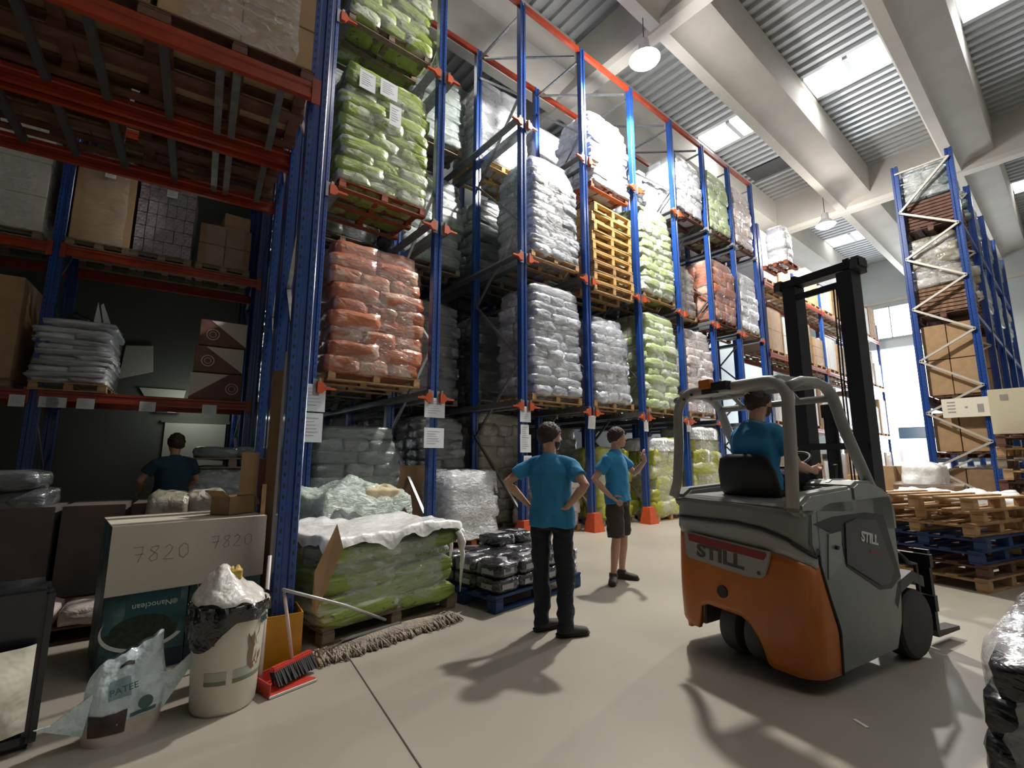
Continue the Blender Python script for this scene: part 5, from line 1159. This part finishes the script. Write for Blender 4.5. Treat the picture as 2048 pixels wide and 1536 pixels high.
b = MB(); b.tube([(1.2, .02, .78), (1.3, -.0, .70), (1.42, .01, .68), (1.45, .02, .3)], .016, 8); b.build('front_handrail', FB, FK, smooth=True)
# ================================================================= people
SKIN = mat('skin', (.60, .34, .23), .55, sub=.1, var=(6, .1)); HAIR = mat('dark_brown_hair', (.035, .018, .012), .6, bump=(60, .6, .01, (1, 1, .3)))
TEE = mat('turquoise_tee', (.03, .25, .50), .85, var=(3, .12), bump=(7, .45, .03)); NAVY = mat('dark_navy_trousers', (.012, .014, .022), .85, bump=(6, .6, .04)); OLV = mat('dark_olive_shorts', (.055, .045, .032), .85, bump=(6, .5, .04))
SHOE = mat('dark_grey_shoe', (.045, .038, .03), .7, var=(20, .3)); SOLE = mat('black_shoe_sole', (.02, .02, .02), .8); EYE_ = mat('eye_white', (.6, .58, .55), .3); PUP = mat('dark_iris', (.02, .015, .01), .2)
def remesh(b, name, m, parent, vox=.007, smooth=6, wr=0, st=(1, 1, 1)):
    me = b.mesh(name, fix=True); o = bpy.data.objects.new('tmp', me); COL.objects.link(o)
    r = o.modifiers.new('r', 'REMESH'); r.mode = 'VOXEL'; r.voxel_size = vox; r.use_smooth_shade = True
    if smooth: q = o.modifiers.new('s', 'SMOOTH'); q.iterations = smooth; q.factor = .5
    dg = bpy.context.evaluated_depsgraph_get(); m2 = bpy.data.meshes.new_from_object(o.evaluated_get(dg)); bpy.data.objects.remove(o)
    if wr:
        off = [(v.co+v.normal*wr*(noise.noise(Vector((v.co.x*9*st[0], v.co.y*9*st[1], v.co.z*9*st[2])))+.9*(.35-abs(noise.noise(Vector((v.co.x*7*st[0]+4, v.co.y*7*st[1], v.co.z*7*st[2]+v.co.x*5))))))) for v in m2.vertices]
        for v, c_ in zip(m2.vertices, off): v.co = c_
    m2.name = name; m2.materials.clear(); m2.materials.append(m); m2.shade_smooth()
    return put(name, m2, parent)
def V(*a): return Vector(a)
def headmesh(b, c, yaw, pitch=0, s=1.0):
    """skull, jaw, nose, ears, lips centred on c; faces +x turned by yaw"""
    M = Matrix.Rotation(yaw, 3, 'Z') @ Matrix.Rotation(pitch, 3, 'Y'); T = lambda x, y, z: c+M @ V(x, y, z)*s
    def ell(cx, cy, cz, rx, ry, rz, n=20, k=14):
        vs = []; fs = []
        for i in range(k+1):
            p = math.pi*i/k
            for j in range(n):
                a = 2*math.pi*j/n; vs.append(T(cx+rx*math.sin(p)*math.cos(a), cy+ry*math.sin(p)*math.sin(a), cz+rz*math.cos(p)))
        for i in range(k):
            for j in range(n): fs.append((i*n+j, (i+1)*n+j, (i+1)*n+(j+1) % n, i*n+(j+1) % n))
        b.add(vs, fs)
    ell(-.012, 0, .025, .098, .076, .098); ell(.03, 0, -.045, .062, .056, .07); ell(.055, 0, -.085, .034, .034, .026); ell(.035, 0, .0, .062, .066, .08)
    ell(.09, 0, .012, .016, .012, .03); ell(.102, 0, -.008, .016, .015, .014); ell(.088, 0, -.046, .014, .024, .009); ell(.086, 0, -.06, .013, .021, .009)
    ell(.078, 0, .045, .018, .05, .012)
    for y in (-.078, .078): ell(-.005, y, .0, .02, .011, .034)
    return T
def hand(b, w, d, side, curl=.5, spread=1, palmn=None, s=1.0):
    """w wrist, d hand direction, palmn palm normal"""
    d = d.normalized(); pn = (palmn-d*palmn.dot(d)).normalized(); u = d.cross(pn)*side
    p = w+d*.05*s
    b.tube([w-d*.02*s, w+d*.02*s, w+d*.06*s, w+d*.092*s], [(.024*s, .02*s), (.03*s, .018*s), (.041*s, .016*s), (.038*s, .013*s)], 12, upv=u)
    for i, (o_, l) in enumerate(((-.030, .072), (-.010, .082), (.011, .077), (.030, .06))):
        q = w+d*.088*s+u*o_*s; pts = [q]; dd = d.copy()
        for k in range(3):
            ax = u; dd = (Matrix.Rotation(-curl*(.75+.1*i)*side*(.9 if k else .6), 3, ax) @ dd); dd.normalize()
            if dd.dot(pn) < 0 and k == 0: pass
            pts.append(pts[-1]+dd*l*s*(.42, .32, .26)[k])
        b.tube(pts, [.0105*s, .0098*s, .0088*s, .0065*s], 8)
    q = w+d*.03*s-u*.032*s; t1 = (d*.7-u*.75+pn*.25).normalized(); t2 = (d*.9-u*.25+pn*.3).normalized()
    b.tube([q, q+t1*.035*s, q+t1*.035*s+t2*.034*s, q+t1*.035*s+t2*.06*s], [.015*s, .0125*s, .011*s, .008*s], 8)
def figure(name, label, loc, rot, J, top=TEE, vox=.007, shorts=False, seated=False, beard=True, yaw=0, pitch=0, hairtop=1.0, legm=NAVY, longsleeve=False):
    t = thing(name, label, 'person', loc, rot)
    b = MB(); H = J['head']; c = V(*H)
    T = headmesh(b, c, yaw, pitch)
    nk = V(*J['neck']); ch = V(*J['chest']); wa = V(*J['waist']); hp = V(*J['hip'])
    b.tube([nk-V(0, 0, .05), nk+V(0, 0, .03), c+V(-.02, 0, -.02)], [(.062, .062), (.055, .055), (.058, .06)], 14)
    b.tube([hp-V(0, 0, .07), hp, wa, ch-V(0, 0, .1), ch, nk-V(0, 0, .02)], [(.12, .09), (.155, .105), (.135, .095), (.155, .105), (.15, .1), (.07, .06)], 20, upv=(1, 0, 0))
    for s, k in ((1, 'l'), (-1, 'r')):
        sh, el, wr = V(*J['sh'+k]), V(*J['el'+k]), V(*J['wr'+k])
        b.tube([sh-V(0, s*.03, -.01), sh, (sh+el)/2, el, el+(wr-el)*.25, el+(wr-el)*.6, wr], [(.05, .05), (.056, .056), (.047, .047), (.040, .040), (.043, .043), (.035, .034), (.026, .022)], 14)
        hd = V(*J['hd'+k]); hand(b, wr, hd, s, J.get('curl'+k, .35), palmn=V(*J['pn'+k]))
        hj, kn, an = V(*J['hj'+k]), V(*J['kn'+k]), V(*J['an'+k])
        b.tube([hj+V(0, 0, .03), hj, (hj+kn)/2, kn, kn+(an-kn)*.3, kn+(an-kn)*.7, an, an+V(0, 0, -.03)], [(.08, .085), (.082, .088), (.068, .07), (.052, .054), (.056, .058), (.042, .042), (.034, .036), (.036, .038)], 14)
        f = V(*J['ft'+k]); fd = (f-an); fd.z = 0; fd.normalize(); g0 = V(an.x, an.y, an.z-.055)
        b.tube([g0-fd*.05, g0, g0+fd*.09-V(0, 0, .01), g0+fd*.15-V(0, 0, .015)], [(.03, .03), (.04, .035), (.042, .028), (.03, .02)], 12)
    body = remesh(b, 'body', SKIN, t, vox)
    # hair: cap over skull, behind and above the face
    b = MB(); M = Matrix.Rotation(yaw, 3, 'Z') @ Matrix.Rotation(pitch, 3, 'Y')
    n, k = 44, 26
    vs = []
    for i in range(k+1):
        p = math.pi*.68*i/k
        for j in range(n):
            a = 2*math.pi*j/n; ca = math.cos(a); fr = max(0, ca)
            pp = p*(1-.47*fr**.9) if ca > 0 else p*(1+.13*abs(ca)**2)
            r = 1+.10*noise.noise(V(math.cos(a)*4, math.sin(a)*4, p*5))+.05*noise.noise(V(math.cos(a)*11, math.sin(a)*11, p*12))
            vs.append(c+M @ V(-.014+.118*math.sin(pp)*ca*r, .094*math.sin(pp)*math.sin(a)*r, .03+.122*hairtop*math.cos(pp)*r))
    fs = [(i*n+j, (i+1)*n+j, (i+1)*n+(j+1) % n, i*n+(j+1) % n) for i in range(k) for j in range(n)]
    b.add(vs, fs+[tuple((k)*n+j for j in range(n))]); b.build('hair', HAIR, t, smooth=True)
    if beard:
        b = MB(); vs = []; n, k = 20, 10
        for i in range(k+1):
            for j in range(n+1):
                a = R(-95+190*j/n); p = R(98+58*i/k)
                vs.append(c+M @ V(.022+.074*math.sin(p)*math.cos(a)+.006, .064*math.sin(p)*math.sin(a)*1.02, -.02+.1*math.cos(p)))
        b.add(vs, [(i*(n+1)+j, i*(n+1)+j+1, (i+1)*(n+1)+j+1, (i+1)*(n+1)+j) for i in range(k) for j in range(n)]); b.build('beard', HAIR, t, smooth=True, fix=False)
    for y in (-.032, .032):
        e = MB().lathe([(.001, .0125), (.009, .009), (.0125, 0), (.009, -.009), (.001, -.0125)], T(.079, y, .022), 12).build('eye', EYE_, t, smooth=True)
        MB().lathe([(.001, .006), (.0045, .004), (.006, 0), (.0045, -.004), (.001, -.006)], T(.0875, y, .022), 10).build('iris', PUP, e, smooth=True)
        MB().tube([T(.088, y-.02, .044), T(.094, y, .048), T(.088, y+.02, .044)], .0045, 6).build('eyebrow', HAIR, t, smooth=True)
    # shirt
    b = MB()
    hem = V(*J.get('hem', (hp.x, hp.y, hp.z-.05)))
    b.tube([hem, hp+V(0, 0, .04), wa, (wa+ch)/2, ch, ch+V(0, 0, .07), ch+V(0, 0, .115), nk+V(0, 0, -.012), nk+V(.0, 0, .012)], [(.218, .15), (.212, .145), (.192, .132), (.196, .135), (.205, .135), (.185, .115), (.125, .092), (.08, .078), (.068, .066)], 26, upv=(1, 0, 0))
    for s, k in ((1, 'l'), (-1, 'r')):
        sh, el = V(*J['sh'+k]), V(*J['el'+k]); e = sh+(el-sh)*(.62 if not longsleeve else .95)
        b.tube([sh-V(0, s*.13, -.03), sh-V(0, s*.05, -.005), sh+V(0, 0, -.015), sh+(el-sh)*.35, e], [(.05, .06), (.062, .066), (.068, .07), (.07, .07), (.076, .073)], 16)
    remesh(b, 'tee_shirt', top, t, .009, 5, .014, (1, 1, .7))
    # trousers or shorts
    b = MB()
    b.tube([hp+V(0, 0, .06), hp, hp-V(0, 0, .1)], [(.165, .12), (.178, .13), (.165, .125)], 22, upv=(1, 0, 0))
    for s, k in ((1, 'l'), (-1, 'r')):
        hj, kn, an = V(*J['hj'+k]), V(*J['kn'+k]), V(*J['an'+k])
        if shorts:
            e = kn+(hj-kn)*.04; b.tube([hj+V(0, 0, .03), hj, (hj+kn)/2, e], [(.098, .105), (.105, .115), (.098, .108), (.092, .102)], 16)
        else:
            b.tube([hj+V(0, 0, .03), hj, (hj+kn)/2, kn, (kn+an)/2, an+V(0, 0, .02), an-V(0, 0, .035)], [(.095, .1), (.1, .105), (.088, .092), (.078, .08), (.073, .078), (.066, .074), (.07, .085)], 16)
    remesh(b, 'shorts' if shorts else 'trousers', legm, t, .009, 5, .016, (1, 1, 1.5))
    for s, k in ((1, 'l'), (-1, 'r')):
        an, f = V(*J['an'+k]), V(*J['ft'+k]); fd = f-an; fd.z = 0; fd.normalize(); g0 = V(an.x, an.y, an.z-.045)
        b = MB(); b.tube([an+V(0, 0, .02), an-V(0, 0, .03)], [(.05, .052), (.053, .055)], 14)
        b.tube([g0-fd*.075, g0-fd*.06, g0+fd*.02, g0+fd*.11-V(0, 0, .006), g0+fd*.18-V(0, 0, .012), g0+fd*.205-V(0, 0, .014)], [(.025, .03), (.044, .044), (.048, .05), (.05, .036), (.045, .03), (.02, .018)], 16)
        sh_ = remesh(b, 'shoe', SHOE, t, .008, 3)
        z0 = an.z-.09
        b = MB(); b.tube([V(g0.x, g0.y, z0+.014)-fd*.085, V(g0.x, g0.y, z0+.014)-fd*.07, V(g0.x, g0.y, z0+.014)+fd*.1, V(g0.x, g0.y, z0+.014)+fd*.19, V(g0.x, g0.y, z0+.014)+fd*.215], [(.025, .013), (.046, .014), (.054, .014), (.046, .014), (.02, .012)], 16); b.build('sole', SOLE, sh_, smooth=True)
    return t
# person axes: +x forward, +y left
J1 = dict(head=(.0, 0, 1.685), neck=(-.015, 0, 1.53), chest=(-.02, 0, 1.38), waist=(.0, 0, 1.15), hip=(.0, 0, .98), hem=(.0, 0, .90),
  shl=(-.02, .20, 1.45), ell=(-.13, .385, 1.28), wrl=(-.02, .215, 1.07), hdl=(.6, -.5, -.25), pnl=(-.1, -1, .0), curll=.25,
  shr=(-.02, -.20, 1.45), elr=(-.10, -.36, 1.27), wrr=(-.08, -.175, 1.07), hdr=(.05, 1, -.15), pnr=(1, 0.0, .1), curlr=.3,
  hjl=(0, .10, .93), knl=(.02, .11, .50), anl=(-.0, .10, .095), ftl=(.18, .0, 0), hjr=(0, -.10, .93), knr=(.02, -.12, .50), anr=(-.05, -.14, .095), ftr=(.09, -.30, 0))
figure('person', 'bearded man in turquoise tee and dark trousers, back to us, hands on hips', (3.10, 3.20, 0), math.atan2(.74, .67)-.42, J1, yaw=R(-46), pitch=.02)
J2 = dict(head=(.035, 0, 1.755), neck=(.0, 0, 1.60), chest=(-.01, 0, 1.44), waist=(.02, 0, 1.20), hip=(.0, 0, 1.02), hem=(.02, 0, .95),
  shl=(.0, .20, 1.50), ell=(.14, .29, 1.30), wrl=(.34, .12, 1.47), hdl=(-.15, -.45, 1), pnl=(-1, -.4, .1), curll=.6,
  shr=(-.02, -.20, 1.50), elr=(-.17, -.30, 1.24), wrr=(.02, -.225, 1.03), hdr=(.9, .15, -.6), pnr=(.0, 1, .0), curlr=.2,
  hjl=(0, .10, .96), knl=(.02, .12, .52), anl=(-.02, .13, .095), ftl=(.2, .16, 0), hjr=(0, -.10, .96), knr=(.02, -.115, .52), anr=(-.03, -.12, .095), ftr=(.05, -.38, 0))
fw2 = Vector((.77, -.64, 0))*.85-Vector((.64, .77, 0))*.58
figure('person', 'man in turquoise tee and dark shorts looking right, one hand on hip, one raised', (4.97, 3.93, 0), math.atan2(fw2.y, fw2.x), J2, shorts=True, legm=OLV, beard=False, yaw=R(26))
# driver, seated in the forklift; head and arms follow the truck's axes
J3 = dict(head=(.10, 0, .665), neck=(.045, 0, .50), chest=(.02, 0, .36), waist=(.0, 0, .15), hip=(.0, 0, .02), hem=(.0, 0, -.04),
  shl=(.04, .19, .41), ell=(.15, .27, .18), wrl=(.36, .15, .24), hdl=(.9, -.2, .2), pnl=(0, 0, -1), curll=.9,
  shr=(.04, -.19, .41), elr=(.12, -.27, .16), wrr=(.34, -.22, .12), hdr=(1, .1, .0), pnr=(0, 0, -1), curlr=.8,
  hjl=(.05, .1, .0), knl=(.42, .12, .06), anl=(.52, .12, -.24), ftl=(.8, .12, 0), hjr=(.05, -.1, .0), knr=(.42, -.12, .06), anr=(.52, -.12, -.24), ftr=(.8, -.12, 0))
cF, sF = math.cos(-.1984), math.sin(-.1984)
def FP(x, y, z): return (3.551+cF*x-sF*y, 1.273+sF*x+cF*y, z)
figure('person', 'bearded forklift driver in a turquoise tee, seated on the black seat', FP(.36, .57, 1.29), -.1984-.1, J3, yaw=R(-8))
J4 = dict(J1); J4.update(ell=(.05, .33, 1.22), wrl=(.22, .26, 1.06), elr=(.05, -.3, 1.22), wrr=(.25, -.24, 1.1), hdl=(1, 0, -.3), pnl=(0, -1, 0), hdr=(1, 0, -.2), pnr=(0, 1, 0), ftl=(.2, .14, 0), ftr=(.2, -.16, 0))
figure('person', 'dark haired man in a dark tee standing in the dim aisle on the left', LP(-.27, 7.75, 0), LA+math.pi/2+.35, J4, top=mat('dark_teal_tee', (.012, .045, .07), .9), yaw=R(10), beard=False, vox=.012)
